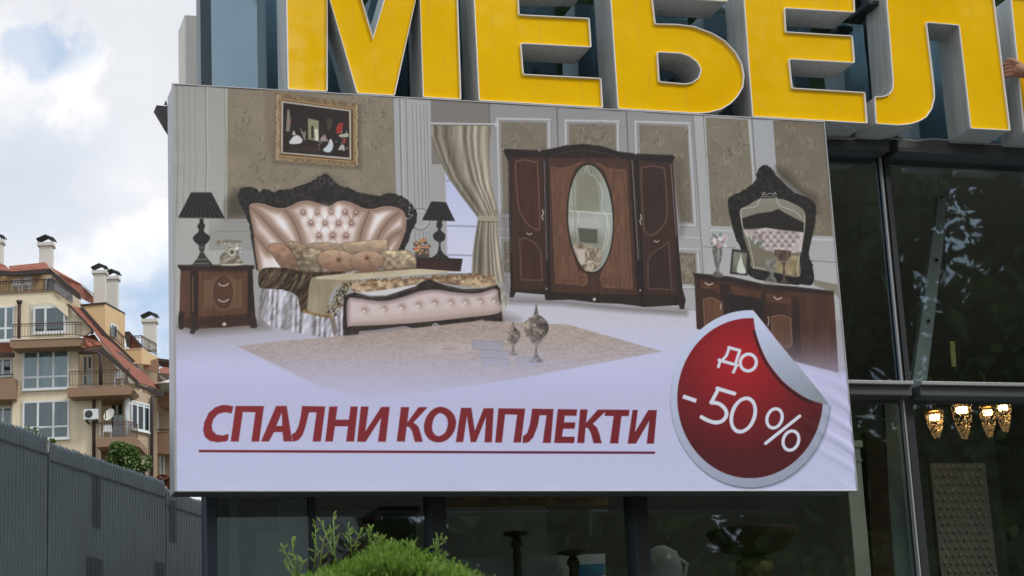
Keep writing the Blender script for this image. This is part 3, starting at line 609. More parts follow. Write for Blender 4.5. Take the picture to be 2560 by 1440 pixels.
    fill([(1960, 726), (2084, 734), (2095, 932), (1990, 905)], wood((84, 55, 45), .3, 9, 70)); fill(D((440, 1190), (500, 1200), (500, 1470), (450, 1470)), wood((56, 41, 37))); fill(D((730, 1240), (760, 1246), (770, 1480), (735, 1480)), wood((56, 41, 37))); fill(D((935, 1275), (990, 1285), (1005, 1700), (945, 1700)), wood((60, 42, 38)))
    fill(D((500, 1262), (734, 1302), (740, 1470), (505, 1470)), (38, 32, 32))
    for q in (((300, 1166), (440, 1196), (442, 1252), (306, 1216)), ((514, 1204), (724, 1238), (726, 1292), (520, 1258)), ((756, 1254), (936, 1278), (938, 1336), (760, 1314))): fill(D(*q), wood((96, 64, 49), .3, 40, 5)); stroke(D(*q), 1.6, (58, 40, 34), .9, closed=True)
    for cx, cy in ((365, 1190), (840, 1290)): stroke(D((cx-26, cy-8), (cx-8, cy+6), (cx+8, cy+6), (cx+26, cy-4)), 2.6, (186, 176, 164), .9, sm=True)
    for q in (((326, 1300), (380, 1285), (455, 1320), (462, 1480), (335, 1480)),): fill(D(*q), wood((110, 78, 58), .25)); stroke(D(*q), 2.2, (136, 106, 80), .8, closed=True)
    q = E((830, 150), (900, 138), (966, 160), (980, 350), (950, 372), (836, 352)); fill(q, wood((104, 74, 58), .25)); stroke(q, 2.2, (134, 106, 84), .8, closed=True)
    stroke(E((806, 150), (812, 180), (804, 215)), 2.4, (176, 166, 156), .8); stroke(E((466, 60), (462, 96)), 2.4, (176, 166, 156), .8)
    fill(D((246, 1112), (520, 1140), (740, 1190), (960, 1208), (1232, 1240), (1228, 1268), (960, 1246), (730, 1226), (500, 1176), (270, 1150)), wood((50, 40, 38), .3)); stroke(D((250, 1116), (520, 1143), (740, 1193), (960, 1211), (1230, 1243)), 1.6, (112, 102, 98), .7)
    # dresser mirror
    mf = spl(D((740, 368), (792, 385), (832, 440), (880, 490), (960, 560), (1060, 600), (1104, 660), (1098, 780), (1072, 900), (1056, 990), (1088, 1080), (1082, 1190), (1000, 1195), (800, 1180), (640, 1130), (592, 960), (552, 880), (520, 760), (496, 640), (510, 590), (580, 556), (650, 510), (690, 470), (700, 410)), True, 6); mf = mf+g.normal(0, .7, mf.shape)
    fill(mf, lambda X, Y: mixc((26, 24, 25), (56, 52, 50), vn(X, Y, 11, s=16, oct_=2)**3*1.3)); mg = D((720, 602), (860, 602), (960, 640), (1026, 690), (1032, 780), (1012, 900), (990, 1000), (988, 1140), (810, 1110), (664, 1080), (650, 1010), (610, 880), (586, 760), (580, 680), (640, 644))
    fill(mg, lambda X, Y: mixc((128, 125, 115), (112, 106, 92), (Y-500)/120), 1, 1.6, True); mh = D((592, 738), (700, 704), (800, 690), (845, 672), (890, 700), (1026, 770), (1022, 835), (870, 818), (760, 803), (600, 812)); fill(mh, (38, 34, 33), 1, 2.4)
    fill(D((602, 815), (680, 820), (760, 802), (870, 820), (1018, 834), (1004, 970), (860, 985), (740, 950), (640, 890)), lambda X, Y: mixc((150, 138, 136), (190, 182, 184), vn(X, Y, 12, 16, s=14, oct_=2)), 1, 2); fill(D((820, 985), (992, 1000), (986, 1140), (816, 1108)), lambda X, Y: mixc((112, 98, 70), (164, 150, 116), vn(X, Y, 14, s=5)), .95, 3)
    tb_ = [(690+52*c+26*(r_ % 2), 838+30*r_) for r_ in range(4) for c in range(7) if 640 < 690+52*c+26*(r_ % 2) < 1000-8*r_ and not (r_ > 1 and c == 0)]
    for x, y in tb_:
        for dx in (-26, 26): stroke(D((x, y), (x+dx*.5+3, y+14), (x+dx, y+30)), 1.3, (116, 102, 98), .55, 2.5, True)
        glow(*D((x, y+2))[0], 3.6, (92, 76, 72), .75); glow(*D((x, y+16))[0], 3.4, (214, 208, 212), .5)
    for k in range(14): ell(*D((690+rr.uniform(-60, 50), 900+rr.uniform(-50, 50)))[0], 6, 5, 0, rr.choice(((112, 122, 112), (130, 112, 108), (90, 104, 94))), .7)
    for q in (((590, 690), (600, 670), (690, 655), (710, 615), (735, 585)), ((735, 585), (830, 590)), ((830, 590), (860, 650), (960, 690), (1010, 740)), ((588, 700), (598, 790), (640, 900), (670, 1040), (672, 1085)), ((1026, 720), (1022, 850), (996, 980), (976, 1080), (986, 1136)), ((730, 560), (740, 575), (750, 556), (760, 575), (790, 562), (812, 575), (824, 558), (830, 575)), ((672, 1075), (760, 1090))): stroke(D(*q), 1.6, (186, 186, 180), .8, sm=True)
    for k in range(26): x, y = rr.uniform(600, 960), rr.uniform(400, 600); glow(*D((x, y))[0], 1.6, (92, 88, 84), .0 if abs(x-760) > 60+(y-400)*1.1 else .7)
    # vase with flowers, photo, goblets
    fill(D((390, 935), (455, 935), (448, 1030), (436, 1090), (462, 1130), (455, 1146), (392, 1138), (390, 1125), (412, 1090), (400, 1030)), lambda X, Y: mixc((66, 64, 62), (150, 150, 146), vn(X, Y, 4, 6, s=8, oct_=2)), 1, 2, True)
    for k in range(46):
        a, r_ = rr.uniform(0, 6.28), rr.random()**.5; x, y = D((436+r_*66*math.cos(a), 890+r_*50*math.sin(a)))[0]; ell(x, y, rr.uniform(2.5, 6), rr.uniform(2.5, 5), 0, rr.choice(((178, 152, 148), (190, 190, 192), (164, 170, 178), (90, 98, 88), (172, 140, 136), (112, 120, 124))), .85)
    fill(D((524, 948), (642, 964), (632, 1136), (508, 1122)), (58, 50, 47)); fill(D((536, 966), (626, 978), (618, 1120), (524, 1108)), lambda X, Y: mixc((84, 84, 76), (128, 128, 116), vn(X, Y, 16, s=5))); fill(D((584, 980), (592, 1010), (600, 1050), (620, 1116), (560, 1110), (566, 1050), (580, 1010)), (176, 186, 176), .95, 3, True)
    fill(D((816, 952), (936, 962), (930, 1000), (905, 1032), (890, 1060), (892, 1150), (920, 1188), (852, 1184), (878, 1150), (876, 1060), (850, 1030), (822, 996)), lambda X, Y: mixc((56, 43, 40), (104, 84, 76), vn(X, Y, 8, s=9)), .95, 2); fill(D((760, 1020), (836, 1030), (822, 1100), (812, 1130), (842, 1196), (748, 1186), (782, 1130), (770, 1090)), lambda X, Y: mixc((72, 70, 68), (160, 160, 156), vn(X, Y, 5, 5, s=19, oct_=2)), .75, 2, True)
    stroke(D((846, 1050), (860, 1036), (905, 1040), (918, 1056)), 2, (150, 146, 140), .8, sm=True)
    # carpet
    cp = [(592, 866), (700, 853), (880, 838), (1200, 802), (1420, 812), (1656, 879), (1500, 908), (1290, 948), (1080, 978), (905, 996), (800, 968)]
    def cpt(X, Y):
        v = np.clip(vn(X, Y, 8, 2.6, s=51, oct_=3)*1.5-.25, 0, 1); return mixc((147, 131, 122), (168, 155, 148), v)
    fill(cp, cpt, .95, 3); stroke([(640, 872), (820, 955), (915, 975), (1100, 952), (1300, 925), (1560, 884), (1400, 830)], 2.4, (146, 128, 120), .7); stroke([(610, 868), (812, 962), (908, 988)], 1.6, (136, 120, 114), .7)
    ell(1124, 872, 58, 14, -.02, (172, 158, 152), .8, 0, 5); ell(1124, 872, 44, 9, -.02, (146, 124, 118), .8, 2.4); ell(1124, 872, 20, 5, 0, (150, 128, 120), .7)
    # boxes and urns on the carpet
    for i, (x, y, w_, h_) in enumerate(((1182, 852, 74, 21), (1200, 876, 70, 18), (1206, 896, 66, 17), (1294, 892, 52, 22))):
        fill([(x, y), (x+w_, y+3), (x+w_, y+h_+2), (x, y+h_)], (146, 146, 158), .9, 2); stroke([(x, y), (x+w_, y+3), (x+w_, y+h_+2), (x, y+h_)], 1.4, (116, 114, 122), .8, closed=True)
        for k in range(9): stroke([(x+4+k*w_/9.5, y+5), (x+5+k*w_/9.5, y+h_-3)], 1.2, (110, 108, 116), .7)
    def urn(cx, top, bot, r_):
        h = bot-top
        pts = [(cx, top), (cx+3, top+.1*h), (cx+7, top+.2*h), (cx+r_*.6, top+.25*h), (cx+r_, top+.36*h), (cx+r_*.95, top+.5*h), (cx+r_*.4, top+.66*h), (cx+3, top+.74*h), (cx+5, top+.9*h), (cx+r_*.6, bot), (cx-r_*.6, bot), (cx-5, top+.9*h), (cx-3, top+.74*h), (cx-r_*.4, top+.66*h), (cx-r_*.95, top+.5*h), (cx-r_, top+.36*h), (cx-r_*.6, top+.25*h), (cx-7, top+.2*h), (cx-3, top+.1*h)]
        fill(pts, lambda X, Y: mixc((52, 46, 46), (170, 156, 142), vn(X, Y, 8, 7, s=61, oct_=2)+.35*np.clip(-(X-cx)/r_, -1, 1)), .95, 2, True)
        stroke([(cx-r_*.9, top+.31*h), (cx+r_*.9, top+.31*h)], 2.4, (104, 98, 100), .9); stroke([(cx-r_*.75, top+.56*h), (cx+r_*.75, top+.56*h)], 2, (100, 92, 90), .7)
    urn(1340, 758, 905, 30); urn(1282, 804, 888, 18)
    gray = img.mean(-1, keepdims=True); img[:] = gray*.13+img*.87; img[:] = 255*1.10*np.clip(img/255, 0, 1)**1.2+3
    # wash towards the white foot of the print
    fade = np.clip((PY-808)/212, 0, 1); fade = fade*fade*(3-2*fade)
    white = mixc((176, 177, 210), (178, 183, 214), (PY-1000)/200)
    img[:] = img*(1-fade[..., None]*.97)+white*fade[..., None]*.97
    # lift the darks slightly over the whole sheet
    img[:] = img*.985 + 3
    # headline
    red = lambda X, Y: mixc((124, 42, 46), (104, 28, 36), (X-500)/1100)
    fill(T((292, 115), (270, 109), (235, 107), (200, 118), (165, 148), (143, 195), (137, 235), (146, 270), (170, 290), (210, 297), (250, 293), (264, 287), (267, 254), (235, 262), (205, 257), (186, 238), (181, 213), (189, 180), (211, 155), (240, 145), (262, 146), (281, 151)), red)
    fill(T((302, 112), (447, 112), (422, 293), (382, 293), (403, 145), (339, 143), (318, 293), (277, 293)), red)
    fill(T((508, 112), (562, 112), (590, 293), (546, 293), (540, 245), (497, 245), (472, 293), (431, 293)), red, hole=T((536, 148), (540, 213), (509, 213)))
    fill(T((640, 112), (758, 115), (735, 293), (693, 293), (713, 145), (675, 145), (666, 182), (655, 225), (642, 262), (620, 287), (592, 295), (587, 257), (606, 246), (621, 215), (632, 170)), red)
    fill(T((778, 115), (820, 115), (811, 182), (877, 182), (886, 115), (923, 115), (904, 293), (863, 293), (873, 216), (807, 216), (796, 293), (757, 293)), red)
    fill(T((938, 115), (978, 115), (961, 242), (1042, 117), (1085, 117), (1065, 294), (1025, 294), (1041, 172), (962, 295), (919, 294)), red)
    fill(T((1142, 118), (1184, 118), (1174, 196), (1232, 118), (1278, 118), (1206, 196), (1230, 216), (1240, 245), (1253, 295), (1212, 295), (1198, 240), (1186, 222), (1171, 216), (1162, 294), (1120, 293)), red)
    fill(spl(T((1345, 116), (1398, 140), (1422, 190), (1410, 245), (1375, 285), (1330, 298), (1285, 282), (1260, 240), (1264, 185), (1296, 136))), red, hole=spl(T((1343, 149), (1370, 165), (1380, 200), (1370, 240), (1350, 260), (1328, 265), (1308, 250), (1300, 220), (1308, 180), (1325, 156))))
    fill(T((1447, 121), (1500, 122), (1517, 238), (1562, 124), (1613, 124), (1604, 297), (1566, 297), (1574, 168), (1523, 296), (1496, 296), (1477, 165), (1458, 296), (1420, 296)), red)
    fill(T((1637, 124), (1773, 126), (1752, 298), (1713, 298), (1732, 157), (1671, 155), (1655, 298), (1620, 298)), red)
    fill(T((1808, 126), (1917, 128), (1903, 300), (1862, 300), (1881, 160), (1846, 160), (1836, 215), (1815, 270), (1790, 297), (1760, 301), (1761, 266), (1782, 252), (1795, 212), (1804, 160)), red)
    fill(T((1938, 128), (2037, 130), (2033, 163), (1974, 162), (1970, 195), (2028, 195), (2024, 228), (1966, 228), (1960, 268), (2025, 268), (2022, 301), (1920, 300)), red)
    fill(T((2052, 130), (2090, 130), (2082, 198), (2142, 131), (2190, 131), (2116, 203), (2138, 222), (2150, 255), (2162, 302), (2120, 302), (2106, 250), (2095, 228), (2080, 221), (2073, 301), (2037, 300)), red)
    fill(T((2180, 131), (2303, 132), (2299, 164), (2262, 164), (2245, 303), (2203, 303), (2222, 164), (2176, 163)), red)
    fill(T((2318, 132), (2345, 132), (2331, 245), (2398, 133), (2442, 133), (2427, 304), (2390, 304), (2403, 188), (2335, 304), (2293, 304)), red)
    fill(T((115, 335), (2432, 344), (2432, 356), (115, 348)), lambda X, Y: mixc((112, 34, 44), (80, 20, 44), (X-500)/900))
    # sale sticker
    cut = E((697, 104), (1252, 790), (1400, 790), (1400, 60), (697, 60))
    hold = img.copy()
    ell(*E((690, 756))[0], 198, 222, 0, (112, 114, 132), .55, 0, 6)
    wcol = lambda X, Y: mixc((188, 196, 226), (140, 146, 166), ((X-1690)*.4+(Y-780))/520)
    ell(*E((676, 748))[0], 199.5, 222, 0, (88, 92, 108)); ell(*E((676, 742))[0], 199, 221.5, 0, wcol)
    ell(*E((676, 737))[0], 182, 200, 0, lambda X, Y: mixc((162, 24, 34), (70, 18, 24), np.hypot(X-1850, Y-900)/250))
    w_ = win(1860, 740, 2120, 1040); X, Y = PX[w_], PY[w_]
    al = np.clip(.5-sdpoly(np.array(cut), X, Y)/1.5, 0, 1)[..., None]
    base = hold[w_]
    img[w_] = img[w_]*(1-al)+base*al
    curve = E((697, 104), (702, 165), (712, 240), (742, 340), (790, 450), (850, 540), (930, 630), (1040, 712), (1130, 756), (1252, 790))
    stroke([(x-3, y+5) for x, y in curve[2:-1]], 5, (24, 12, 14), .95, 5, True)
    fill(list(spl(curve, False))+E((1160, 680), (1060, 552), (960, 430), (860, 308), (760, 180)), lambda X, Y: mixc((186, 194, 226), (124, 134, 144), ((X-1890)*.35+(Y-800))/260), 1, 1.5)
    wt = (196, 203, 230)
    for q, wd in ((((522, 372), (602, 393), (571, 490)), 7.4), (((527, 372), (506, 430), (474, 466)), 7), (((452, 462), (584, 500)), 7.4), (((461, 464), (448, 511)), 7), (((578, 500), (556, 550)), 7), (((440, 667), (563, 704)), 9.5), (((449, 668), (398, 765)), 9)): stroke(E(*q), wd, wt)
    ell(*E((663, 480))[0], 20, 21, .3, wt, 1, 8); fill(E((197, 710), (293, 743), (285, 770), (188, 737)), wt)
    stroke(E((396, 768), (450, 776), (494, 812), (506, 858), (476, 900), (425, 912), (370, 896), (326, 872)), 9.5, wt, sm=True)
    ell(*E((627, 858))[0], 28, 43, .33, wt, 1, 9.5); ell(*E((852, 882))[0], 18.5, 24.5, .33, wt, 1, 8); ell(*E((970, 1042))[0], 19, 24.5, .33, wt, 1, 8); stroke(E((1033, 866), (788, 1062)), 8, wt)
    img[:] = img*(.985+.03*vn(PX, PY, 3, 3, s=77))[..., None]
    return xs, zs, img

# ------------------------------------------------------------------ ground, road, pavement (behind and below the picture)
M['asphalt'] = mat('asphalt', (0.055, 0.055, 0.057), .9, 0, .18, 2, .4, 120)
M['paving'] = mat('concrete_paving', (0.165, 0.16, 0.15), .85, 0, .15, 1.2, .2, 40)
M['grass'] = mat('grass_ground', (0.09, 0.10, 0.06), .95, 0, .3, .6, .4, 30)
M['paint'] = mat('road_paint', (0.7, 0.7, 0.68), .7, 0, .1)
M['kerb'] = mat('kerb_stone', (0.42, 0.41, 0.39), .85, 0, .1)
def sheet(name, x0, y0, x1, y1, z, m):
    return tag(mesh(name, [(x0, y0, z), (x1, y0, z), (x1, y1, z), (x0, y1, z)], [(0, 1, 2, 3)], m), kind='structure')
sheet('ground', -900, -900, 900, 900, -0.12, M['grass'])
tag(box('pavement', (-40, -14.5, -0.11), (45, 6, 0.0), M['paving']), kind='structure')
sheet('road', -200, -23.5, 200, -14.72, -0.112, M['asphalt'])
tag(box('kerb', (-40, -14.72, -0.11), (45, -14.5, 0.012), M['kerb']), kind='structure')
tag(box('pavement', (-60, -27.2, -0.11), (60, -23.5, 0.0), M['paving']), kind='structure')
for k in range(14):
    tag(mesh('road_marking', [(-42+k*6, -19.2, -.108), (-39+k*6, -19.2, -.108), (-39+k*6, -19.05, -.108), (-42+k*6, -19.05, -.108)], [(0, 1, 2, 3)], M['paint']), kind='structure')
# the rising slope that carries the flats
hv = []; hf = []
prof = [(34, -0.15), (46, 3.0), (66, 8.2), (88, 12.6), (112, 14.6), (170, 15.5), (330, 16.0)]
xsn = [-170, -90, -55, -30, -12, 0, 8, 20, 34, 42]
for (y, z) in prof:
    for x in xsn: hv.append((x, y, z*(1 - .12*math.sin(x*.1+y*.05)) if 0 < z else z))
for i in range(len(prof)-1):
    for j in range(len(xsn)-1):
        a = i*len(xsn)+j; hf.append((a, a+1, a+1+len(xsn), a+len(xsn)))
tag(mesh('hillside', hv, hf, M['grass'], None, True), kind='structure')

# ------------------------------------------------------------------ the shop (glass front, steel frame)
YF = 0.46
store = empty('furniture_shop', (2.5, 1.0, 0))
tag(store, 'dark glass and steel shop front behind the yellow letters and the billboard', 'shop')
def Xf(px, py, Y=YF): return onY(px, py, Y)[0]
def Zf(px, py, Y=YF): return onY(px, py, Y)[2]
ZTOP = 8.6; XR = 9.5
XL = Xf(497, 100)
posts = [(Xf(497, 100), Xf(524, 100)), (Xf(1070, 1335), Xf(1110, 1335)), (Xf(1576, 1335), Xf(1614, 1335)), (Xf(2221, 650), Xf(2241, 650)), (Xf(2216, 650)+2.6, Xf(2216, 650)+2.66), (XR-.07, XR)]
zA0, zA1 = Zf(2300, 402), Zf(2300, 366)        # beam above the middle lights
zB0, zB1 = Zf(2300, 1001), Zf(2300, 976)       # transom
zBf = Zf(2300, 967)
for i, (a, b) in enumerate(posts):
    p = box('post', (a, YF-(.035 if i == 3 else .07), 0.02), (b, YF+(.05 if i == 3 else .09), ZTOP), M['steel_blue'] if i == 0 else M['steel_dark'], store, .006)
box('glazing_bar', (Xf(774, 1335), YF-.03, .4), (Xf(788, 1335), YF+.05, zB0), M['steel_dark'], store, .004)
for a in (Xf(2203, 500), Xf(2209.5, 500)):      # light aluminium beads beside the right post
    box('bead', (a, YF-.035, zB1), (a+.010, YF-.012, zA0), M['alu_trim'], store)
a = posts[3][0]
box('bead', (a-.022, YF-.05, 0.4), (a-.012, YF-.012, zB0), M['flange'], store)
XP = [posts[0][1]]+[b for _, b in posts[1:]]
for k in range(len(posts)-1):
    x0, x1 = posts[k][1], posts[k+1][0]
    box('beam', (x0, YF-.16, zA0), (x1, YF+.12, zA1), M['beam'], store, .006)
    box('beam', (x0, YF-.14, zB0), (x1, YF+.10, zB1), M['beam'], store, .006)
    box('flange', (x0, YF-.17, zB1+.001), (x1, YF+.06, zBf), M['flange'], store, .003)
    box('beam', (x0, YF-.06, .02), (x1, YF+.06, .38), M['beam'], store, .006)
    for (z0, z1, gm) in ((.38, zB0, 'glass_low'), (zBf, zA0, 'glass_mid'), (zA1, ZTOP-.14, 'glass_up')):
        xs_ = [x0, x1]
        for u, v in zip(xs_[:-1], xs_[1:]):
            t = rnd.uniform(-.0022, .0022)
            mesh('pane', [(u, YF+t, z0), (v, YF-t, z0), (v, YF-t*.4, z1), (u, YF+t*.7, z1)], [(0, 1, 2, 3)], M[gm], store)
box('parapet', (XL-.02, YF-.12, ZTOP-.14), (XR+.02, YF+.3, ZTOP+.25), M['beam'], store, .01)
SL = .36                                       # the left flank runs back at a slant
def flank(y): return XL+.004+(y-YF-.1)*SL
def trap(name, y0, y1, z0, z1, m, x1=XR-.08, d=.03):
    a, b = flank(y0)+d, flank(y1)+d
    V = [(a, y0, z0), (x1, y0, z0), (x1, y1, z0), (b, y1, z0), (a, y0, z1), (x1, y0, z1), (x1, y1, z1), (b, y1, z1)]
    return mesh(name, V, boxv((0, 0, 0), (1, 1, 1))[1], m, store)
trap('floor', YF+.13, 7.4, .0, .06, M['roomwall'])
trap('floor_slab', YF+.24, 7.4, zA0+.02, zA1+.12, M['ceil'])
trap('roof_slab', YF+.31, 7.55, ZTOP-.05, ZTOP+.2, M['concrete'], XR, 0)
trap('back_wall', 7.401, 7.6, 0, ZTOP-.06, M['dark_room'], XR)
box('side_wall', (XR-.078, YF+.10, 0), (XR, 7.4, ZTOP-.06), M['dark_room'], store)
ya, yb = YF+.10, 7.4
mesh('side_wall', [(flank(ya), ya, 0), (flank(ya)+.028, ya, 0), (flank(yb)+.028, yb, 0), (flank(yb), yb, 0)]+[(flank(ya), ya, ZTOP-.06), (flank(ya)+.028, ya, ZTOP-.06), (flank(yb)+.028, yb, ZTOP-.06), (flank(yb), yb, ZTOP-.06)], boxv((0, 0, 0), (1, 1, 1))[1], M['dark_room'], store)
trap('partition', 3.4, 3.5, .07, zA0, M['roomwall'], 3.2, .04)
# pale concrete fin standing up behind the left corner
p0 = onY(461, 36, 2.2)
fin = box('fin_wall', (p0[0], 2.2, 4.4), (flank(2.2)-.004, 2.5, p0[2]), M['concrete'], store, .01)
# column, wall panels and ceiling seen through the glass
def inside(name, pts, Y, th, m, par=None):
    q = [onY(x, y, Y) for x, y in pts]; n = len(q)
    V = [(*v,) for v in q]+[(v[0], v[1]+th, v[2]) for v in q]
    Fs = [tuple(range(n)), tuple(range(2*n-1, n-1, -1))]+[(i, (i+1) % n, n+(i+1) % n, n+i) for i in range(n)]
    return mesh(name, V, Fs, m, par)
col = empty('display_column', onY(2145, 1500, 1.4)); tag(col, 'cream square display column with moulded capital behind the glass, right of the billboard', 'column')
x0, x1 = Xf(2127, 1300, 1.4), Xf(2166, 1300, 1.4); zt = Zf(2150, 1120, 1.4)
box('shaft', (x0, 1.4, .065), (x1, 1.55, zt), M['cream'], col, .004); box('capital', (x0-.012, 1.385, zt+.002), (x1+.02, 1.565, zt+.05), M['cream'], col, .008); box('neck', (x0-.005, 1.392, zt-.09), (x1+.006, 1.558, zt-.075), M['cream'], col)
M['brown_cloth'] = mat('brown_velvet', (0.05, 0.024, 0.014), .9, 0, .35, 6, .5, 25, stretch=(6, 6, .4))
M['teal_panel'] = mat('grey_green_panel', (0.13, 0.17, 0.165), .7, 0, .1)
cur = inside('velvet_curtain', [(2163, 1080), (2210, 1075), (2240, 1470), (2185, 1470)], 1.75, .08, M['brown_cloth']); tag(cur, 'dark brown velvet curtain hanging behind the cream column', 'curtain')
tp = inside('display_panel', [(2212, 1010), (2262, 1010), (2300, 1470), (2232, 1470)], 2.1, .05, M['teal_panel']); tag(tp, 'grey green display panel standing behind the right glass post', 'panel')
# quilted wall panel with raised drops
M['quilt'] = mat('grey_quilt', (0.16, 0.135, 0.11), .7, 0, .12); M['quilt_drop'] = mat('quilt_drop', (0.30, 0.27, 0.23), .45, 0, .1)
qp = empty('quilted_panel', onY(2400, 1480, 1.9)); tag(qp, 'grey quilted wall panel with rows of raised drops under the chandeliers', 'wall panel')
inside('backing', [(2325, 1158), (2462, 1158), (2500, 1480), (2358, 1480)], 1.9, .05, M['quilt'], qp)
drop = None
for r_ in range(16):
    for c_ in range(8):
        t = r_/15.0; y = 1168+r_*20; x = 2334+c_*16.5+(8 if r_ % 2 else 0)+t*36
        if x > 2456+t*38: continue
        q = onY(x, y, 1.895); V = []; Fs = []
        if drop is None:
            for k in range(8):
                a = k*math.pi/4; V.append((.008*math.cos(a), 0, .016*math.sin(a)))
            V.append((0, -.014, -.006)); Fs = [(k, (k+1) % 8, 8) for k in range(8)]
            o = mesh('drop', V, Fs, M['quilt_drop'], qp, True); drop = o.data
        else: o = link('drop', drop, None, qp)
        o.location = q
# slanting steel strut and yellow tag
M['strut'] = mat('grey_strut', (0.62, 0.66, 0.65), .5, .1, .12)
st = empty('steel_strut', onY(2300, 980, 1.2)); tag(st, 'slanting grey steel strut with bolt holes behind the upper right glass', 'strut')
inside('upper_bar', [(2350, 440), (2371, 440), (2359, 578), (2338, 578)], 1.26, .05, M['strut'], st)
inside('lower_bar', [(2334, 578), (2362, 578), (2316, 965), (2280, 965)], 1.2, .05, M['strut'], st)
for (x, y) in ((2341, 650), (2321, 803), (2354, 492)):
    q = onY(x, y, 1.19 if y > 578 else 1.25); lathe('bolt_head', [(.012, 0), (.012, -.006), (.006, -.008)], q, M['steel_dark'], st, 10, 'y')
M['yellow_tag'] = mat('yellow_tag', (0.62, 0.55, 0.18), .6, 0, .08)
yt = inside('hanging_tag', [(2375, 853), (2387, 853), (2391, 916), (2380, 916)], 1.1, .006, M['yellow_tag']); tag(yt, 'small yellow price tag hanging beside the steel strut', 'tag')
# chandeliers (lit)
M['bulb'] = mat('lit_bulb', (1, .8, .5), .4, 0, .0, emit=((1.0, 0.66, 0.30), 10.0))
M['crystal'] = mat('glowing_crystal', (0.55, 0.44, 0.30), .1, 0.4, .5, 60, emit=((1.0, 0.60, 0.25), 0.10))  # bulb light on the crystals put in as a faint glow
M['brass'] = mat('brass', (0.45, 0.30, 0.10), .3, .9, .15)
bead = None; bulbm = None
chs = [(2337, 1046, 40, 1090, 'lowest lit crystal chandelier, nearest the steel post'), (2405, 1028, 44, 1090, 'widest lit crystal chandelier, second from the steel post'), (2469, 1034, 36, 1086, 'lit crystal chandelier with pointed drop, third from the steel post'), (2508, 1022, 36, 1074, 'lit crystal chandelier farthest from the steel post, partly behind another')]
for i, (cx, cy, wd, bot, lab) in enumerate(chs):
    Y = 1.7+.12*(i % 2)+(.1 if i == 3 else 0)
    c = onY(cx, cy, Y); e = empty('crystal_chandelier', tuple(c)); tag(e, lab, 'chandelier', 'lit chandeliers behind the glass')
    s_ = c[1]*0+np.linalg.norm(onY(cx+1, cy, Y)-c); rad = wd/2*s_; hgt = (bot-cy)*s_
    lathe('canopy', [(rad*.3, 1.1*rad), (rad*.9, .95*rad), (rad, .8*rad), (rad*.95, .72*rad), (rad*.3, .74*rad)], c, M['brass'], e, 16)
    tubes('rod', [([(c[0], c[1], c[2]+1.0*rad), (c[0], c[1], zB1+.4)], .006)], M['brass'], e)
    V = []; Fs = []
    for k in range(7):
        a = k*2*math.pi/7; o0 = Vector((c[0]+rad*.42*math.cos(a), c[1]+rad*.42*math.sin(a), c[2]+.1*rad)); n0 = len(V)
        for (r1, h) in ((.0, .36), (.18, .26), (.22, 0), (.15, -.22), (0, -.34)):
            for q in range(6): V.append(o0+Vector((r1*rad*math.cos(q*1.047), r1*rad*math.sin(q*1.047), h*rad)))
        for r1 in range(4):
            for q in range(6): Fs.append((n0+r1*6+q, n0+r1*6+(q+1) % 6, n0+r1*6+6+(q+1) % 6, n0+r1*6+6+q))
    mesh('bulbs', V, Fs, M['bulb'], e, True)
    V = []; Fs = []
    for k in range(260):
        t = rnd.random()**.8; rr_ = rad*(1-.75*t**2)*rnd.choice((1, 1, .7)); a = rnd.uniform(0, 6.283)
        o0 = Vector((c[0]+rr_*math.cos(a), c[1]+rr_*math.sin(a), c[2]+.7*rad-t*(hgt+.7*rad))); s2 = .0052*rnd.uniform(.7, 1.3); n0 = len(V)
        for dv in ((s2, 0, 0), (0, s2, 0), (-s2, 0, 0), (0, -s2, 0), (0, 0, s2*1.4), (0, 0, -s2*1.6)): V.append(o0+Vector(dv))
        for q in range(4): Fs.append((n0+q, n0+(q+1) % 4, n0+4)); Fs.append((n0+(q+1) % 4, n0+q, n0+5))
    tag(mesh('crystal_drops', V, Fs, M['crystal'], e), kind='stuff')
# bowl on a gilded pedestal, white urn edge, armchair back, cabinet, table lamp rail: dim things behind the lower glass
M['bowl'] = mat('dark_bronze', (0.085, 0.055, 0.032), .5, .2, .2)
M['gilt'] = mat('dull_gilt', (0.22, 0.17, 0.07), .45, .4, .2)
bc = onY(1880, 1335, 1.5); s_ = np.linalg.norm(onY(1881, 1335, 1.5)-bc)
bw = empty('pedestal_bowl', (bc[0], 1.5, .07)); tag(bw, 'wide bronze bowl on a turned gilt pedestal behind the glass under the sticker', 'bowl')
lathe('bowl', [(.01, -52*s_), (30*s_, -50*s_), (70*s_, -40*s_), (96*s_, -14*s_), (106*s_, 4*s_), (104*s_, 9*s_), (90*s_, -8*s_), (20*s_, -40*s_)], bc, M['bowl'], bw, 36)
zr = bc[2]-.07
lathe('pedestal', [(22*s_, -52*s_), (42*s_, -62*s_), (46*s_, -80*s_), (40*s_, -96*s_), (26*s_, -104*s_), (30*s_, -112*s_), (24*s_, -130*s_), (22*s_, -zr+.2), (60*s_, -zr+.06), (64*s_, -zr)], bc, M['gilt'], bw, 28)
M['white_gloss'] = mat('white_gloss', (0.72, 0.72, 0.70), .3, 0, .05)
ub = onY(1655, 1420, 1.3); ue = empty('white_urn', (ub[0], 1.3, .07)); tag(ue, 'white glossy urn at the foot of the pane right of the wide steel post', 'urn')
lathe('body', [(.03, .14), (.10, .10), (.13, .0), (.12, -.14), (.06, -.34), (.05, -.5), (.09, -ub[2]+.12), (.1, -ub[2]+.07)], ub, M['white_gloss'], ue, 28); tubes('handle', [([(ub[0]+.10, 1.27, ub[2]+.06), (ub[0]+.155, 1.26, ub[2]+.02), (ub[0]+.13, 1.27, ub[2]-.08)], .012)], M['white_gloss'], ue)
M['oxblood'] = mat('oxblood_leather', (0.30, 0.10, 0.075), .4, 0, .2)
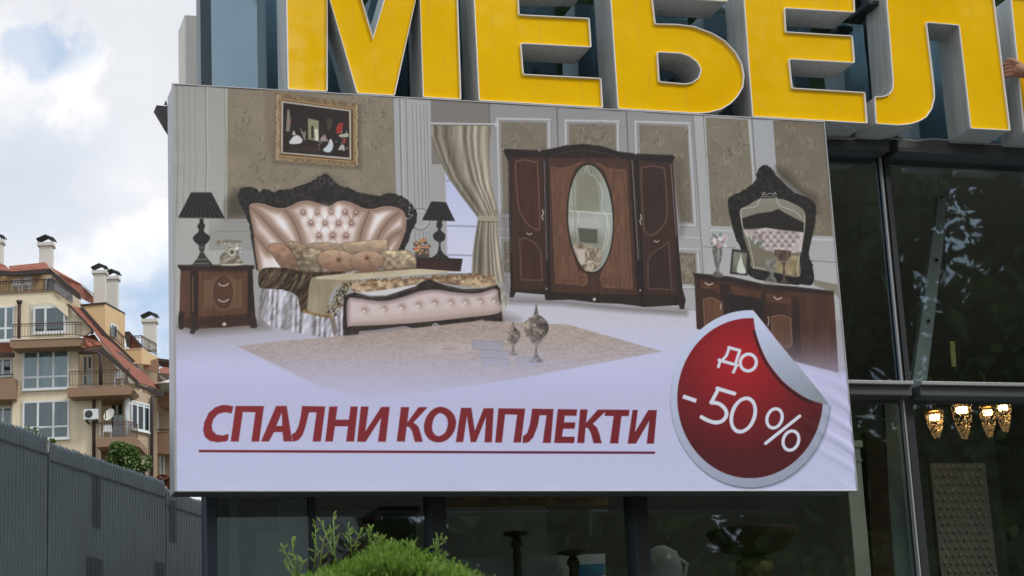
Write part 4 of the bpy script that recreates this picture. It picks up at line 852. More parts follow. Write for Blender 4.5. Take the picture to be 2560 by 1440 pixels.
ac = empty('armchair', onY(850, 1550, 1.2)); tag(ac, 'oxblood armchair with rounded winged back behind the thuja and the glass', 'armchair')
def chairback(name, pts, Y, th, m, par):
    q = [onY(x, y, Y) for x, y in pts]; n = len(q); cen = sum(q)/n
    V = [(*v,) for v in q]+[(*(v+(cen-v)*.12-np.array([0, th*.6, 0])),) for v in q]+[(v[0], v[1]+th, v[2]) for v in q]
    Fs = [tuple(range(n, 2*n)), tuple(range(3*n-1, 2*n-1, -1))]
    for i in range(n):
        j = (i+1) % n; Fs += [(i, j, n+j, n+i), (2*n+i, 2*n+j, j, i)]
    return mesh(name, V, Fs, m, par, True)
chairback('backrest', [(803, 1392), (808, 1345), (822, 1312), (835, 1298), (856, 1306), (868, 1325), (872, 1400), (860, 1560), (812, 1560)], 1.25, .08, M['oxblood'], ac)
chairback('wing', [(866, 1330), (876, 1318), (888, 1326), (893, 1336), (897, 1324), (904, 1334), (909, 1352), (905, 1400), (880, 1560), (862, 1560)], 1.12, .05, M['oxblood'], ac)
q0, q1 = onY(800, 1545, 1.2), onY(908, 1600, 1.2)
box('seat', (q0[0], .95, .40), (q1[0], 1.45, q1[2]+.1 if q1[2]+.1 > .5 else .55), M['oxblood'], ac, .03)
boxes('legs', [((x, y, .065), (x+.04, y+.04, .398)) for x in (q0[0], q1[0]-.04) for y in (.96, 1.4)], M['brown_cloth'], ac)
M['wardrobe'] = mat('dark_walnut', (0.06, 0.035, 0.02), .4, 0, .3, 4, .2, 30, stretch=(8, 8, .6))
cbt = empty('walnut_cabinet', onY(990, 1600, 2.4)); tag(cbt, 'dark walnut cabinet standing behind the left glass under the billboard', 'cabinet')
xa, xb = Xf(955, 1300, 2.4), Xf(1040, 1300, 2.4)
box('carcass', (xa, 2.4, .2), (xb, 2.85, Zf(1000, 1285, 2.4)), M['wardrobe'], cbt, .01); box('cornice', (xa-.03, 2.36, Zf(1000, 1285, 2.4)+.002), (xb+.03, 2.88, Zf(1000, 1285, 2.4)+.05), M['wardrobe'], cbt, .015); box('plinth', (xa+.01, 2.42, .065), (xb-.01, 2.83, .198), M['wardrobe'], cbt)
box('door', (xa+.02, 2.385, .3), ((xa+xb)/2-.004, 2.399, Zf(1000, 1300, 2.4)), M['wardrobe'], cbt, .004); box('door', ((xa+xb)/2+.004, 2.385, .3), (xb-.02, 2.399, Zf(1000, 1300, 2.4)), M['wardrobe'], cbt, .004)
M['pale_panel'] = mat('pale_screen', (0.55, 0.58, 0.57), .6, 0, .06)
sc_ = inside('folding_screen', [(572, 1240), (596, 1240), (600, 1600), (574, 1600)], 1.0, .03, M['pale_panel']); tag(sc_, 'narrow pale screen panel behind the glass by the shop corner', 'screen')
sc2 = inside('room_divider', [(690, 1250), (765, 1250), (775, 1700), (640, 1700), (640, 1330), (692, 1330)], 1.5, .04, M['pale_panel']); tag(sc2, 'pale stepped room divider between the corner post and the armchair', 'room divider')
M['mirror_gold'] = mat('carved_gold_frame', (0.42, 0.27, 0.13), .5, .2, .5, 14, .6, 30)
mir_ = empty('carved_mirror', onY(1320, 1260, 1.3)); tag(mir_, 'carved brown pelmet with lit display rail behind the middle glass', 'pelmet')
inside('carving', [(1115, 1238), (1520, 1244), (1520, 1262), (1115, 1264)], 1.3, .06, M['mirror_gold'], mir_)
inside('rail', [(1118, 1278), (1375, 1275), (1375, 1279), (1118, 1283)], 1.28, .02, M['white_gloss'], mir_)
inside('hanger', [(1473, 1272), (1522, 1274), (1522, 1279), (1481, 1277), (1481, 1338), (1473, 1338)], 1.27, .02, M['pale_panel'], mir_)
sb = inside('car_reflection', [(1115, 1398), (1513, 1384), (1513, 1700), (1115, 1700)], 1.6, .4, M['pale_panel']); tag(sb, 'pale block standing in for a car roof reflected in the middle glass', 'car_reflection')  # added block in place of a car roof mirrored in the glass
M['blue_box'] = mat('blue_box', (0.05, 0.22, 0.40), .6, 0, .08)
bb = inside('blue_box', [(1448, 1412), (1512, 1408), (1512, 1436), (1448, 1438)], 1.5, .08, M['blue_box']); tag(bb, 'blue box at the edge of the pale car reflection block behind the middle glass', 'box')
for i, (x, y, r_) in enumerate(((1290, 1345, 12), (1432, 1392, 14))):
    q = onY(x, y, 1.45); s_ = np.linalg.norm(onY(x+1, y, 1.45)-q); cdl = empty('candle_stand', (q[0], 1.45, .07))
    tag(cdl, ('slim dark candle stand, the left of two behind the middle glass', 'turned candle stand with round knob, the right of two behind the middle glass')[i], 'candle stand', 'candle stands behind the glass')
    lathe('stem', [(r_*.6*s_, 0), (r_*s_, -8*s_), (r_*1.15*s_, -16*s_), (r_*.7*s_, -26*s_), (r_*.8*s_, -40*s_), (r_*.8*s_, -q[2]+.15), (r_*2.4*s_, -q[2]+.07)], q, M['bowl'], cdl, 16)
    lathe('dish', [(r_*.3*s_, 10*s_), (r_*2.4*s_, 14*s_), (r_*2.6*s_, 9*s_), (r_*.4*s_, .2*s_)], q, M['bowl'], cdl, 20)

# ------------------------------------------------------------------ the billboard
bb_ = empty('billboard', (BW/2, BD, BZ)); tag(bb_, 'large printed billboard of a bedroom set with a round red sale sticker', 'billboard')
xs, zs, img = make_print()
ny = np.zeros((NZ, NX)); GX, GZ = np.meshgrid(xs, zs)
e1 = np.clip((GX-3.45)/.55, 0, 1)**2*np.clip(1-np.abs(GZ-.32)/.42, 0, 1)
ny += .0052*e1*np.sin((GX*.9+GZ*1.2)*42+1.3*np.sin(GX*9)) + .0016*np.clip((GX-3.2)/.8, 0, 1)*np.sin(GZ*19+GX*8)*np.clip(1-GZ/1.1, 0, 1)
ny += .0014*np.sin(GX*3.1+1.1*np.sin(GZ*2.3))*np.sin(GZ*4.2+.8*GX)+.0022*np.exp(-(BH-GZ)/.05)*np.sin(GX*17+2*np.sin(GX*5))+.0024*np.exp(-GX/.05)*np.sin(GZ*23+2*np.sin(GZ*7)) + .0022*np.exp(-GZ/.03)*np.sin(GX*11+2.2*np.sin(GX*3.1))
V = np.stack([GX, -.0035-np.abs(ny)*.4+ny*.6, GZ+BZ], -1).reshape(-1, 3)
ii = (np.arange(NZ-1)[:, None]*NX+np.arange(NX-1)[None, :]).reshape(-1)
Q = np.stack([ii, ii+1, ii+NX+1, ii+NX], -1)
me = bpy.data.meshes.new('printed_canvas'); me.vertices.add(len(V)); me.vertices.foreach_set('co', V.astype(np.float32).ravel())
me.loops.add(Q.size); me.loops.foreach_set('vertex_index', Q.astype(np.int32).ravel())
me.polygons.add(len(Q)); me.polygons.foreach_set('loop_start', (np.arange(len(Q))*4).astype(np.int32)); me.polygons.foreach_set('use_smooth', np.ones(len(Q), bool))
ca = me.color_attributes.new('print', 'FLOAT_COLOR', 'POINT')
lin = np.clip(s2l(np.clip(img, 0, 255))*PRINT_K, 0, .97); ca.data.foreach_set('color', np.concatenate([lin, np.ones((NZ, NX, 1))], -1).astype(np.float32).ravel())
me.update(); me.validate()
m = bpy.data.materials.new('printed_vinyl'); m.use_nodes = True; t = m.node_tree; b = t.nodes['Principled BSDF']
at_ = t.nodes.new('ShaderNodeAttribute'); at_.attribute_name = 'print'; t.links.new(at_.outputs['Color'], b.inputs['Base Color'])
b.inputs['Roughness'].default_value = .55; b.inputs['Specular IOR Level'].default_value = .25
tc_ = t.nodes.new('ShaderNodeTexCoord'); n_ = t.nodes.new('ShaderNodeTexNoise'); n_.inputs['Scale'].default_value = 2.2; n_.inputs['Detail'].default_value = 3; t.links.new(tc_.outputs['Object'], n_.inputs['Vector'])
bp = t.nodes.new('ShaderNodeBump'); bp.inputs['Strength'].default_value = .08; bp.inputs['Distance'].default_value = .03; t.links.new(n_.outputs['Fac'], bp.inputs['Height']); t.links.new(bp.outputs[0], b.inputs['Normal'])
link('printed_canvas', me, m, bb_)
z0, z1 = BZ, BZ+BH
box('side_panel', (-.001, .012, z0+.004), (.012, BD, z1-.004), M['alu_trim'], bb_, .002); box('side_panel', (BW-.012, .012, z0+.004), (BW+.001, BD, z1-.004), M['alu_trim'], bb_, .002)
box('top_panel', (.013, .012, z1-.012), (BW-.013, BD, z1), M['alu_trim'], bb_); box('bottom_panel', (.013, .012, z0), (BW-.013, BD, z0+.012), M['beam'], bb_)
box('back_panel', (.013, BD-.012, z0+.013), (BW-.013, BD-.001, z1-.013), M['flange'], bb_)
for a, b_ in (((-.006, -.010, z0-.004), (.006, .011, z1+.004)), ((BW-.004, -.008, z0-.004), (BW+.004, .011, z1+.004)), ((.0062, -.008, z1-.003), (BW-.0042, .011, z1+.004)), ((.0062, -.007, z0-.005), (BW-.0042, .011, z0+.003))):
    box('edge_trim', a, b_, M['alu_trim'], bb_, .002)
for x in (.5, 2.0, 3.5):
    for z in (z0+.3, z1-.3): box('bracket', (x-.03, BD+.001, z-.03), (x+.03, YF-.08, z+.03), M['steel_dark'], bb_)
# floodlight arm sticking out behind the left edge
q = [onY(x, y, BD+.16) for x, y in ((391, 263), (432, 266), (432, 330), (417, 307))]
fl_ = empty('floodlight', tuple(q[1])); tag(fl_, 'dark wedge shaped floodlight jutting out behind the left edge of the billboard', 'floodlight')
V = [tuple(v) for v in q]+[(v[0], v[1]+.12, v[2]) for v in q]
mesh('housing', V, [(0, 1, 2, 3), (7, 6, 5, 4), (0, 1, 5, 4), (1, 2, 6, 5), (2, 3, 7, 6), (3, 0, 4, 7)], M['steel_dark'], fl_)
tubes('knob', [([onY(414, 262, BD+.2), onY(415, 252, BD+.2)], [.009, .003])], M['steel_dark'], fl_); q = onY(416, 264, BD+.2)
box('arm', (q[0], BD+.18, q[2]-.03), (q[0]+.6, BD+.21, q[2]-.005), M['steel_dark'], fl_)

# ------------------------------------------------------------------ the yellow letters
def yellowmat():
    m = bpy.data.materials.new('yellow_acrylic'); m.use_nodes = True; t = m.node_tree; b = t.nodes['Principled BSDF']; c = t.nodes.new('ShaderNodeTexCoord')
    def nz(sc, det, stretch, rough=.6):
        mp = t.nodes.new('ShaderNodeMapping'); mp.inputs['Scale'].default_value = stretch; t.links.new(c.outputs['Object'], mp.inputs[0])
        n = t.nodes.new('ShaderNodeTexNoise'); n.inputs['Scale'].default_value = sc; n.inputs['Detail'].default_value = det; n.inputs['Roughness'].default_value = rough; t.links.new(mp.outputs[0], n.inputs['Vector']); return n.outputs['Fac']
    def mr(v, a, b_, c_, d):
        n = t.nodes.new('ShaderNodeMapRange'); t.links.new(v, n.inputs[0])
        for k, x in enumerate((a, b_, c_, d)): n.inputs[k+1].default_value = x
        return n.outputs[0]
    def mix(f, a, b_):
        n = t.nodes.new('ShaderNodeMix'); n.data_type = 'RGBA'; t.links.new(f, n.inputs[0])
        for k, v in ((6, a), (7, b_)):
            if isinstance(v, tuple): n.inputs[k].default_value = (*v, 1)
            else: t.links.new(v, n.inputs[k])
        return n.outputs[2]
    base = mix(mr(nz(1.1, 4, (1, 1, 1)), .3, .7, 0, 1), (.88, .50, .003), (.97, .60, .010))
    dirt = mix(mr(nz(5, 6, (5, 1, .35)), .56, .78, 0, .5), base, (.62, .40, .06))            # rain streaks
    spot = mix(mr(nz(26, 5, (1, 1, 1)), .62, .80, 0, .45), dirt, (.70, .50, .12))             # dust specks
    t.links.new(spot, b.inputs['Base Color'])
    t.links.new(mr(nz(3, 5, (1, 1, 1)), .3, .7, .05, .16), b.inputs['Roughness'])
    bp = t.nodes.new('ShaderNodeBump'); bp.inputs['Strength'].default_value = .22; bp.inputs['Distance'].default_value = .05; t.links.new(nz(2.4, 2, (1, 1, 1)), bp.inputs['Height']); t.links.new(bp.outputs[0], b.inputs['Normal'])
    b.inputs['Specular IOR Level'].default_value = .6
    return m
M['yellow'] = yellowmat()
LD = .285; LTOP = None
def ztop_px(x): return -105+.08*(x-1345)
def loop_xz(pts, clampz):
    o = []
    for (x, y) in pts:
        if y == 't': y = ztop_px(x)
        if y == 'b': q = onY(x, 210.5+.0587*(x-432), 0); o.append(Vector((q[0], clampz))); continue
        q = onY(x, y, 0.0); o.append(Vector((q[0], max(q[2], clampz))))
    return o
def area(p): return .5*sum(p[i].x*p[(i+1) % len(p)].y-p[(i+1) % len(p)].x*p[i].y for i in range(len(p)))
def inset(p, d):                               # p counter-clockwise -> shrunk
    n = len(p); o = []
    for i in range(n):
        a, b, c = p[i-1], p[i], p[(i+1) % n]
        e0 = (b-a).normalized(); e1 = (c-b).normalized(); n0 = Vector((-e0.y, e0.x)); n1 = Vector((-e1.y, e1.x))
        bis = n0+n1; l = bis.length
        bis = bis/l if l > 1e-6 else n0
        k = d/max(bis.dot(n0), .42); o.append(b+bis*k)
    return o
def roundc(p, r_):
    o = []; n = len(p)
    for i in range(n):
        a, b, c = p[i-1], p[i], p[(i+1) % n]; u, v = a-b, c-b
        if u.length < r_*3 or v.length < r_*3 or abs(u.normalized().dot(v.normalized())) > .8: o.append(b); continue
        u.normalize(); v.normalize(); o += [b+u*r_, b+(u+v)*r_*.29, b+v*r_]
    return o
def letter(outer, holes, label):
    cz = BZ+BH+.008
    lp = [loop_xz(outer, cz)]+[loop_xz(h, cz) for h in holes]
    lp = [p if (area(p) > 0) == (i == 0) else p[::-1] for i, p in enumerate(lp)]
    lp = [roundc(p, .010) for p in lp]
    cx = sum(v.x for v in lp[0])/len(lp[0]); e = empty('sign_letter', (cx, LD, cz)); tag(e, label, 'sign letter', 'yellow letters of the shop sign')
    def strips(prof, name, m_):
        V = []; Fs = []
        for p in lp:
            rings = [inset(p, d) for d, y in prof]; n = len(p); b0 = len(V)
            for rg, (d, y) in zip(rings, prof): V += [(v.x, y, v.y) for v in rg]
            for k in range(len(prof)-1):
                for i in range(n):
                    j = (i+1) % n; Fs.append((b0+k*n+i, b0+k*n+j, b0+k*n+n+j, b0+k*n+n+i))
        return mesh(name, V, Fs, m_, e)
    def cap(d, y, name, m_):
        rings = [inset(p, d) for p in lp]; fl = [Vector((v.x, v.y, 0)) for r_ in rings for v in r_]
        tri = tessellate_polygon([[Vector((v.x, v.y, 0)) for v in r_] for r_ in rings])
        return mesh(name, [(v.x, y, v.y) for v in fl], [tuple(t_) for t_ in tri], m_, e)
    strips([(.001, .0065), (.001, LD)], 'side_return', M['alu']); cap(.002, LD, 'back_plate', M['alu'])
    strips([(.0, .008), (0.0, -.002), (.0014, -.0045), (.0048, -.0045), (.0062, -.002), (.0064, .020)], 'trim_cap', M['trim'])
    cap(.0063, .0125, 'face', M['yellow'])
    box('standoff', (cx-.012, LD+.001, lp[0][0].y-.3 if lp[0][0].y > cz+.4 else cz+.3), (cx+.012, YF-.02, lp[0][0].y-.27 if lp[0][0].y > cz+.4 else cz+.33), M['steel_dark'], e)
letter([(712.5, 't'), (863, 't'), (932.7, 92), (999, 't'), (1141, 't'), (1145, 0), (1153.6, 'b'), (1057, 'b'), (1048.6, -42), (987, 'b'), (892, 'b'), (818.6, -21), (819.2, 'b'), (719.4, 'b')], [], 'yellow letter M, leftmost of the sign above the framed painting')
letter([(1178.5, 't'), (1470, 't'), (1473, -28), (1296, -27), (1298.6, 36), (1473.6, 45), (1479, 119), (1303, 109.4), (1309.5, 185), (1503, 195), (1508, 'b'), (1197, 'b')], [], 'first yellow letter E of the sign, between M and the round bellied letter')
bowl = [(1639, 59), (1693, 60), (1735.6, 65.6), (1780, 82), (1813, 102), (1840, 131), (1855.6, 160), (1861, 189), (1858, 218), (1844, 242), (1826.7, 260), (1802, 274.4), (1773, 282), (1746.7, 284.5)]
letter([(1520, 't'), (1815, 't'), (1820, 4.4), (1631, -7)]+bowl+[(1544.4, 'b')], [[(1644.5, 131), (1702, 134.4), (1724, 142), (1742, 155.6), (1752, 173), (1746.7, 193), (1731, 205.6), (1713, 209), (1649, 203.5)]], 'round bellied yellow Cyrillic letter with a D shaped hole, third of the sign')
letter([(1854.5, 't'), (2135, 't'), (2137.5, 32), (1962.5, 21), (1965.5, 79), (2131.5, 89), (2137.5, 158), (1973.6, 148.6), (1981.5, 219.5), (2163, 230.6), (2169.4, 'b'), (1881, 'b')], [], 'second yellow letter E of the sign, right of the round bellied letter')
letter([(2213, 't'), (2484, 't'), (2486, 0), (2526.4, 327), (2426.4, 322), (2397, 64), (2316.7, 57), (2329, 155.6), (2336, 216.7), (2337.5, 244), (2330.6, 272), (2316.7, 293), (2297, 304.5), (2275, 311), (2247, 314), (2219, 312), (2190, 'b'), (2186, 241), (2208, 240), (2222, 234.7), (2230.6, 222), (2232, 205.6)], [], 'yellow Cyrillic letter with a curled left foot, beside the hand')
letter([(2526, 't'), (2620, 't'), (2648, 215), (2770, 't'), (2872, 't'), (2905, 'b'), (2806, 'b'), (2782, 60), (2668, 'b'), (2561, 'b')], [], 'yellow letter at the right edge of the picture, behind the hand')
# carrier rails, cables behind the letters
M['cable'] = mat('grey_cable', (0.30, 0.30, 0.30), .6, 0, .1)
zc = Zf(2200, 349); cp_ = [onY(x, y, YF-.2) for x, y in ((1990, 338), (2080, 346), (2130, 347), (2165, 341), (2225, 346), (2290, 352), (2330, 347), (2370, 350), (2420, 358), (2520, 362), (2620, 372))]
tag(tubes('power_cable', [(cp_, .0045)], M['cable']), 'thin grey power cable sagging along the beam under the letters', 'cable')
cp_ = [onY(x, y, YF-.1) for x, y in ((1158, 90), (1160, 150), (1156, 190), (1160, 235), (1163, 262))]
tag(tubes('power_cable', [(cp_, .006)], M['cable']), 'grey cable loop in the gap between the letters M and E', 'cable')
q = onY(2140, 42, YF-.1); arm_ = box('mounting_arm', (q[0]-.04, .1, q[2]-.02), (q[0]+.07, YF-.08, q[2]+.012), M['steel_dark'], None, .003); tag(arm_, 'dark steel mounting arm between the second letter E and the curled letter', 'bracket')

# ------------------------------------------------------------------ slatted metal fence
M['fence'] = mat('slate_grey_metal', (0.265, 0.335, 0.38), .5, .05, .2, 2.2, .12, 40)
M['fence_dark'] = mat('dark_recess', (0.11, 0.135, 0.15), .55, .1, .12)
FA = atd(0, 1058, 13.5); FD = np.array([math.sin(R(31.5)), math.cos(R(31.5)), 0]); FN = np.array([FD[1], -FD[0], 0])   # FN points right/towards the camera side
def onF(px, py):
    r_ = ray(px, py); return CAM+r_*(((FA-CAM) @ FN)/(r_ @ FN))
def sF(px, py): return float((onF(px, py)-FA) @ FD)
fen = empty('metal_fence', (FA[0], FA[1], 0)); tag(fen, 'tall slate grey fence of upright metal slats stepping down behind the billboard', 'fence')
FT = -FN if (CAM-FA) @ FN < 0 else FN                                       # towards the camera
def fv(s_, o, z): p = FA+FD*s_+FT*o; return (p[0], p[1], z)
zsteps = [(-1.2, sF(121, 1100), onF(60, 1076)[2]), (sF(121, 1100), sF(412, 1212), onF(260, 1156)[2]), (sF(412, 1212), 4.6, onF(470, 1245)[2])]
PIT = .0505
proto = {}
for a, b, zt in zsteps:
    n = int((b-a)/PIT)
    for k in range(n):
        s0 = a+k*PIT
        zq = round(zt, 3)
        j = rnd.uniform(-.004, .006)
        V = [fv(s0+.002, 0, 0), fv(s0+PIT-.002, 0, 0), fv(s0+PIT-.003, .010, 0), fv(s0+.003, .0135, 0)]
        V = V+[(x, y, zt+j+(.012 if q in (0, 3) else -.012)) for q, (x, y, z) in enumerate(V)]
        mesh('slat', V, boxv((0, 0, 0), (1, 1, 1))[1], M['fence'], fen)
    V = [fv(a, -.012, .0), fv(b, -.012, 0), fv(b, -.004, 0), fv(a, -.004, 0)]; V += [(x, y, zt-.06) for x, y, z in V]
    mesh('backing_sheet', V, boxv((0, 0, 0), (1, 1, 1))[1], M['fence_dark'], fen)
    # the seam below the top: a row of short dark slots
    for k in range(n):
        s0 = a+k*PIT; V = [fv(s0+.010, .012, zt-.128), fv(s0+PIT-.010, .012, zt-.128), fv(s0+PIT-.010, .0195, zt-.128), fv(s0+.010, .0195, zt-.128)]
        V += [(x, y, zt-.114) for x, y, z in V]; mesh('slot', V, boxv((0, 0, 0), (1, 1, 1))[1], M['fence_dark'], fen)
for (x0, y0, x1, y1) in ((227, 1184, 249, 1316), (422, 1250, 436, 1352), (214, 1392, 252, 1500), (384, 1404, 408, 1500)):  # dark proud strips, the shade of fence recesses put into their colour
    s0, s1 = sF(x0, y0), sF(x1, y0); z1_, z0_ = onF(x0, y0)[2], onF(x0, y1)[2]; nb = max(2, int((s1-s0)/.05))
    for k in range(nb):
        u0 = s0+(s1-s0)*k/nb; u1 = s0+(s1-s0)*(k+1)/nb-.006
        V = [fv(u0, .0145, z0_), fv(u1, .0145, z0_), fv(u1, .0165, z0_), fv(u0, .0185, z0_)]; V += [(x, y, z1_) for x, y, z in V]
        mesh('dark_recess', V, boxv((0, 0, 0), (1, 1, 1))[1], M['fence_dark'], fen)

# ------------------------------------------------------------------ the block of flats beyond the fence
rh = np.array([math.cos(YAW), -math.sin(YAW), 0]); fh = np.array([math.sin(YAW), math.cos(YAW), 0])
class Pl:
    def __init__(s, P0, ang):
        a = R(ang); s.ex = rh*math.cos(a)+fh*math.sin(a); s.n = fh*math.cos(a)-rh*math.sin(a); s.P0 = P0
    def pt(s, px, py, off=0.0):
        r_ = ray(px, py); P = s.P0+s.n*off; return CAM+r_*(((P-CAM) @ s.n)/(r_ @ s.n))
    def uz(s, px, py, off=0.0):
        q = s.pt(px, py, off); return float((q-s.P0) @ s.ex), float(q[2])
    def P(s, u, z, o): q = s.P0+s.ex*u+s.n*o; return (q[0], q[1], z)
    def poly(s, name, pts, off, th, m, par):
        q = [s.pt(p[0], p[1], p[2] if len(p) > 2 else off) for p in pts]; n = len(q)
        V = [tuple(v) for v in q]+[tuple(v+s.n*th) for v in q]
        Fs = [tuple(range(n)), tuple(range(2*n-1, n-1, -1))]+[(i, (i+1) % n, n+(i+1) % n, n+i) for i in range(n)]
        return mesh(name, V, Fs, m, par)
    def bars(s, name, lst, m, par):                                          # (u0,u1,z0,z1,o0,o1)
        V = []; Fs = []
        for (u0, u1, z0, z1, o0, o1) in lst:
            n = len(V)
            V += [s.P(u0, z0, o0), s.P(u1, z0, o0), s.P(u1, z0, o1), s.P(u0, z0, o1), s.P(u0, z1, o0), s.P(u1, z1, o0), s.P(u1, z1, o1), s.P(u0, z1, o1)]
            Fs += [tuple(i+n for i in q) for q in boxv((0, 0, 0), (1, 1, 1))[1]]
        return mesh(name, V, Fs, m, par)
AP = Pl(atd(200, 900, 115.0), 2.0)
SP = Pl(atd(324, 1000, 114.9), 62.0)          # the oblique right flank
def Z1(*p): return [(x/4.236, 560+y/4.236) if len(q) == 2 else (x/4.236, 560+y/4.236, q[2]) for q in p for x, y in [q[:2]]]
def Z2(*p): return [(q[0]/3.6, 840+q[1]/3.6) if len(q) == 2 else (q[0]/3.6, 840+q[1]/3.6, q[2]) for q in p]
M['render'] = mat('beige_render', (0.80, 0.69, 0.51), .9, 0, .13, .7, .1, 6, stretch=(2.0, 2.0, .5))
M['render2'] = mat('ochre_render', (0.66, 0.48, 0.27), .9, 0, .07, .25, .1, 6)
M['brownband'] = mat('brown_render', (0.30, 0.19, 0.125), .9, 0, .08, .4)
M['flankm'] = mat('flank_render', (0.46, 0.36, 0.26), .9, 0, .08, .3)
M['fascia'] = mat('dark_brown_fascia', (0.045, 0.03, 0.027), .6, 0, .15)
M['pvc'] = mat('white_pvc', (0.74, 0.77, 0.78), .45, 0, .04)
M['rail'] = mat('brown_railing', (0.10, 0.06, 0.045), .5, .2, .1)
M['chim'] = mat('chimney_render', (0.66, 0.64, 0.60), .9, 0, .08, .5)
M['tin'] = mat('dark_tin', (0.05, 0.055, 0.06), .5, .4, .1)
M['wpane'] = glass('window_glass', (.80, .84, .84), (.8, .92, 1.0), .05, .02)
M['curtain'] = mat('net_curtain', (0.50, 0.58, 0.56), .9, 0, .4, 1.0, stretch=(2.2, 2.2, .12))
M['curtain_d'] = mat('dark_curtain', (0.22, 0.22, 0.20), .9, 0, .45, 1.0, stretch=(2.2, 2.2, .12))
def roofmat():
    m = bpy.data.materials.new('clay_tiles'); m.use_nodes = True; t = m.node_tree; b = t.nodes['Principled BSDF']; b.inputs['Roughness'].default_value = .75
    c = t.nodes.new('ShaderNodeTexCoord'); sp = t.nodes.new('ShaderNodeSeparateXYZ'); t.links.new(c.outputs['Object'], sp.inputs[0])
    def mt(op, a, bb=None):
        n = t.nodes.new('ShaderNodeMath'); n.operation = op
        for i, v in enumerate((a, bb)):
            if v is None: continue
            if isinstance(v, (int, float)): n.inputs[i].default_value = v
            else: t.links.new(v, n.inputs[i])
        return n.outputs[0]
    row = mt('FRACT', mt('MULTIPLY', sp.outputs['Z'], 3.4)); hor = mt('ADD', mt('MULTIPLY', sp.outputs['X'], 3.1), mt('MULTIPLY', sp.outputs['Y'], 2.2)); cl = mt('ABSOLUTE', mt('SINE', mt('MULTIPLY', hor, 3.0)))
    h = mt('ADD', row, mt('MULTIPLY', cl, .8)); bp = t.nodes.new('ShaderNodeBump'); bp.inputs['Strength'].default_value = .9; bp.inputs['Distance'].default_value = .12; t.links.new(h, bp.inputs['Height']); t.links.new(bp.outputs[0], b.inputs['Normal'])
    n = t.nodes.new('ShaderNodeTexNoise'); n.inputs['Scale'].default_value = 1.6; n.inputs['Detail'].default_value = 7; t.links.new(c.outputs['Object'], n.inputs['Vector'])
    mx = t.nodes.new('ShaderNodeMix'); mx.data_type = 'RGBA'; t.links.new(n.outputs['Fac'], mx.inputs[0]); mx.inputs[6].default_value = (.20, .062, .042, 1); mx.inputs[7].default_value = (.50, .17, .105, 1)
    m2 = t.nodes.new('ShaderNodeMix'); m2.data_type = 'RGBA'; m2.blend_type = 'MULTIPLY'; m2.inputs[0].default_value = .75; t.links.new(mx.outputs[2], m2.inputs[6])
    cr = t.nodes.new('ShaderNodeMapRange'); t.links.new(row, cr.inputs[0]); cr.inputs[1].default_value = 0; cr.inputs[2].default_value = .25; cr.inputs[3].default_value = .35; cr.inputs[4].default_value = 1
    cc = t.nodes.new('ShaderNodeCombineColor'); [t.links.new(cr.outputs[0], cc.inputs[i]) for i in range(3)]; t.links.new(cc.outputs[0], m2.inputs[7]); t.links.new(m2.outputs[2], b.inputs['Base Color']); return m
M['tiles'] = roofmat()
q = AP.pt(180, 1500, 3); flats = empty('apartment_block', (q[0], q[1], 14.4)); tag(flats, 'beige apartment block with steep red tiled roof, white chimneys and railed balconies', 'apartment block')
def part(name, pts, off, th, m, par=None, pl=AP): return pl.poly(name, pts, off, th, m, par or flats)
zb = 13.0
def down(x0, x1, ytop, off, th, m, pl=AP, name='wall', pts=None):            # wall running down to the slope
    top = [pl.pt(x, y, off) for x, y in (pts or ((x0, ytop), (x1, ytop)))]
    bot = [np.array([v[0], v[1], zb]) for v in (top[-1], top[0])]
    q = top+bot; n = len(q); V = [tuple(v) for v in q]+[tuple(v+pl.n*th) for v in q]
    return mesh(name, V, [tuple(range(n)), tuple(range(2*n-1, n-1, -1))]+[(i, (i+1) % n, n+(i+1) % n, n+i) for i in range(n)], m, flats)
def window(x0, y0, x1, y1, off, vs, hs, pl=AP, cur='curtain', fw=.11, name='window', top_px=None, par=None):
    u0, z1 = pl.uz(x0, y0, off); u1, _ = pl.uz(x1, y0, off); _, z0 = pl.uz((x0+x1)/2, y1, off); _, z1 = pl.uz((x0+x1)/2, y0, off)
    us = [u0]+[u0+(u1-u0)*v for v in vs]+[u1]; zz = [z0]+[z0+(z1-z0)*v for v in hs]+[z1]
    o = off
    L_ = [(u0, u1, z0, z0+fw, o-.08, o+.06), (u0, u1, z1-fw, z1, o-.08, o+.06), (u0, u0+fw, z0+fw, z1-fw, o-.08, o+.06), (u1-fw, u1, z0+fw, z1-fw, o-.08, o+.06)]
    L_ += [(u-fw*.55, u+fw*.55, z0+fw, z1-fw, o-.075, o+.055) for u in us[1:-1]]
    for z in zz[1:-1]:
        for a, b in zip(us[:-1], us[1:]): L_.append((a+fw*.6, b-fw*.6, z-fw*.5, z+fw*.5, o-.07, o+.05))
    w = pl.bars(name, L_, M['pvc'], par or flats)
    for a, b in zip(us[:-1], us[1:]):
        for c, d in zip(zz[:-1], zz[1:]): pl.bars('pane', [(a+.04, b-.04, c+.04, d-.04, o-.045, o-.037)], M['wpane'], w)
    pl.bars('blind', [(u0+.05, u1-.05, z0+.05, z1-.05, o-.032, o-.027)], M[cur], w)
    pl.bars('sill', [(u0-.06, u1+.06, z0-.07, z0-.005, o-.16, o-.0805)], M['pvc'], w)
    return w
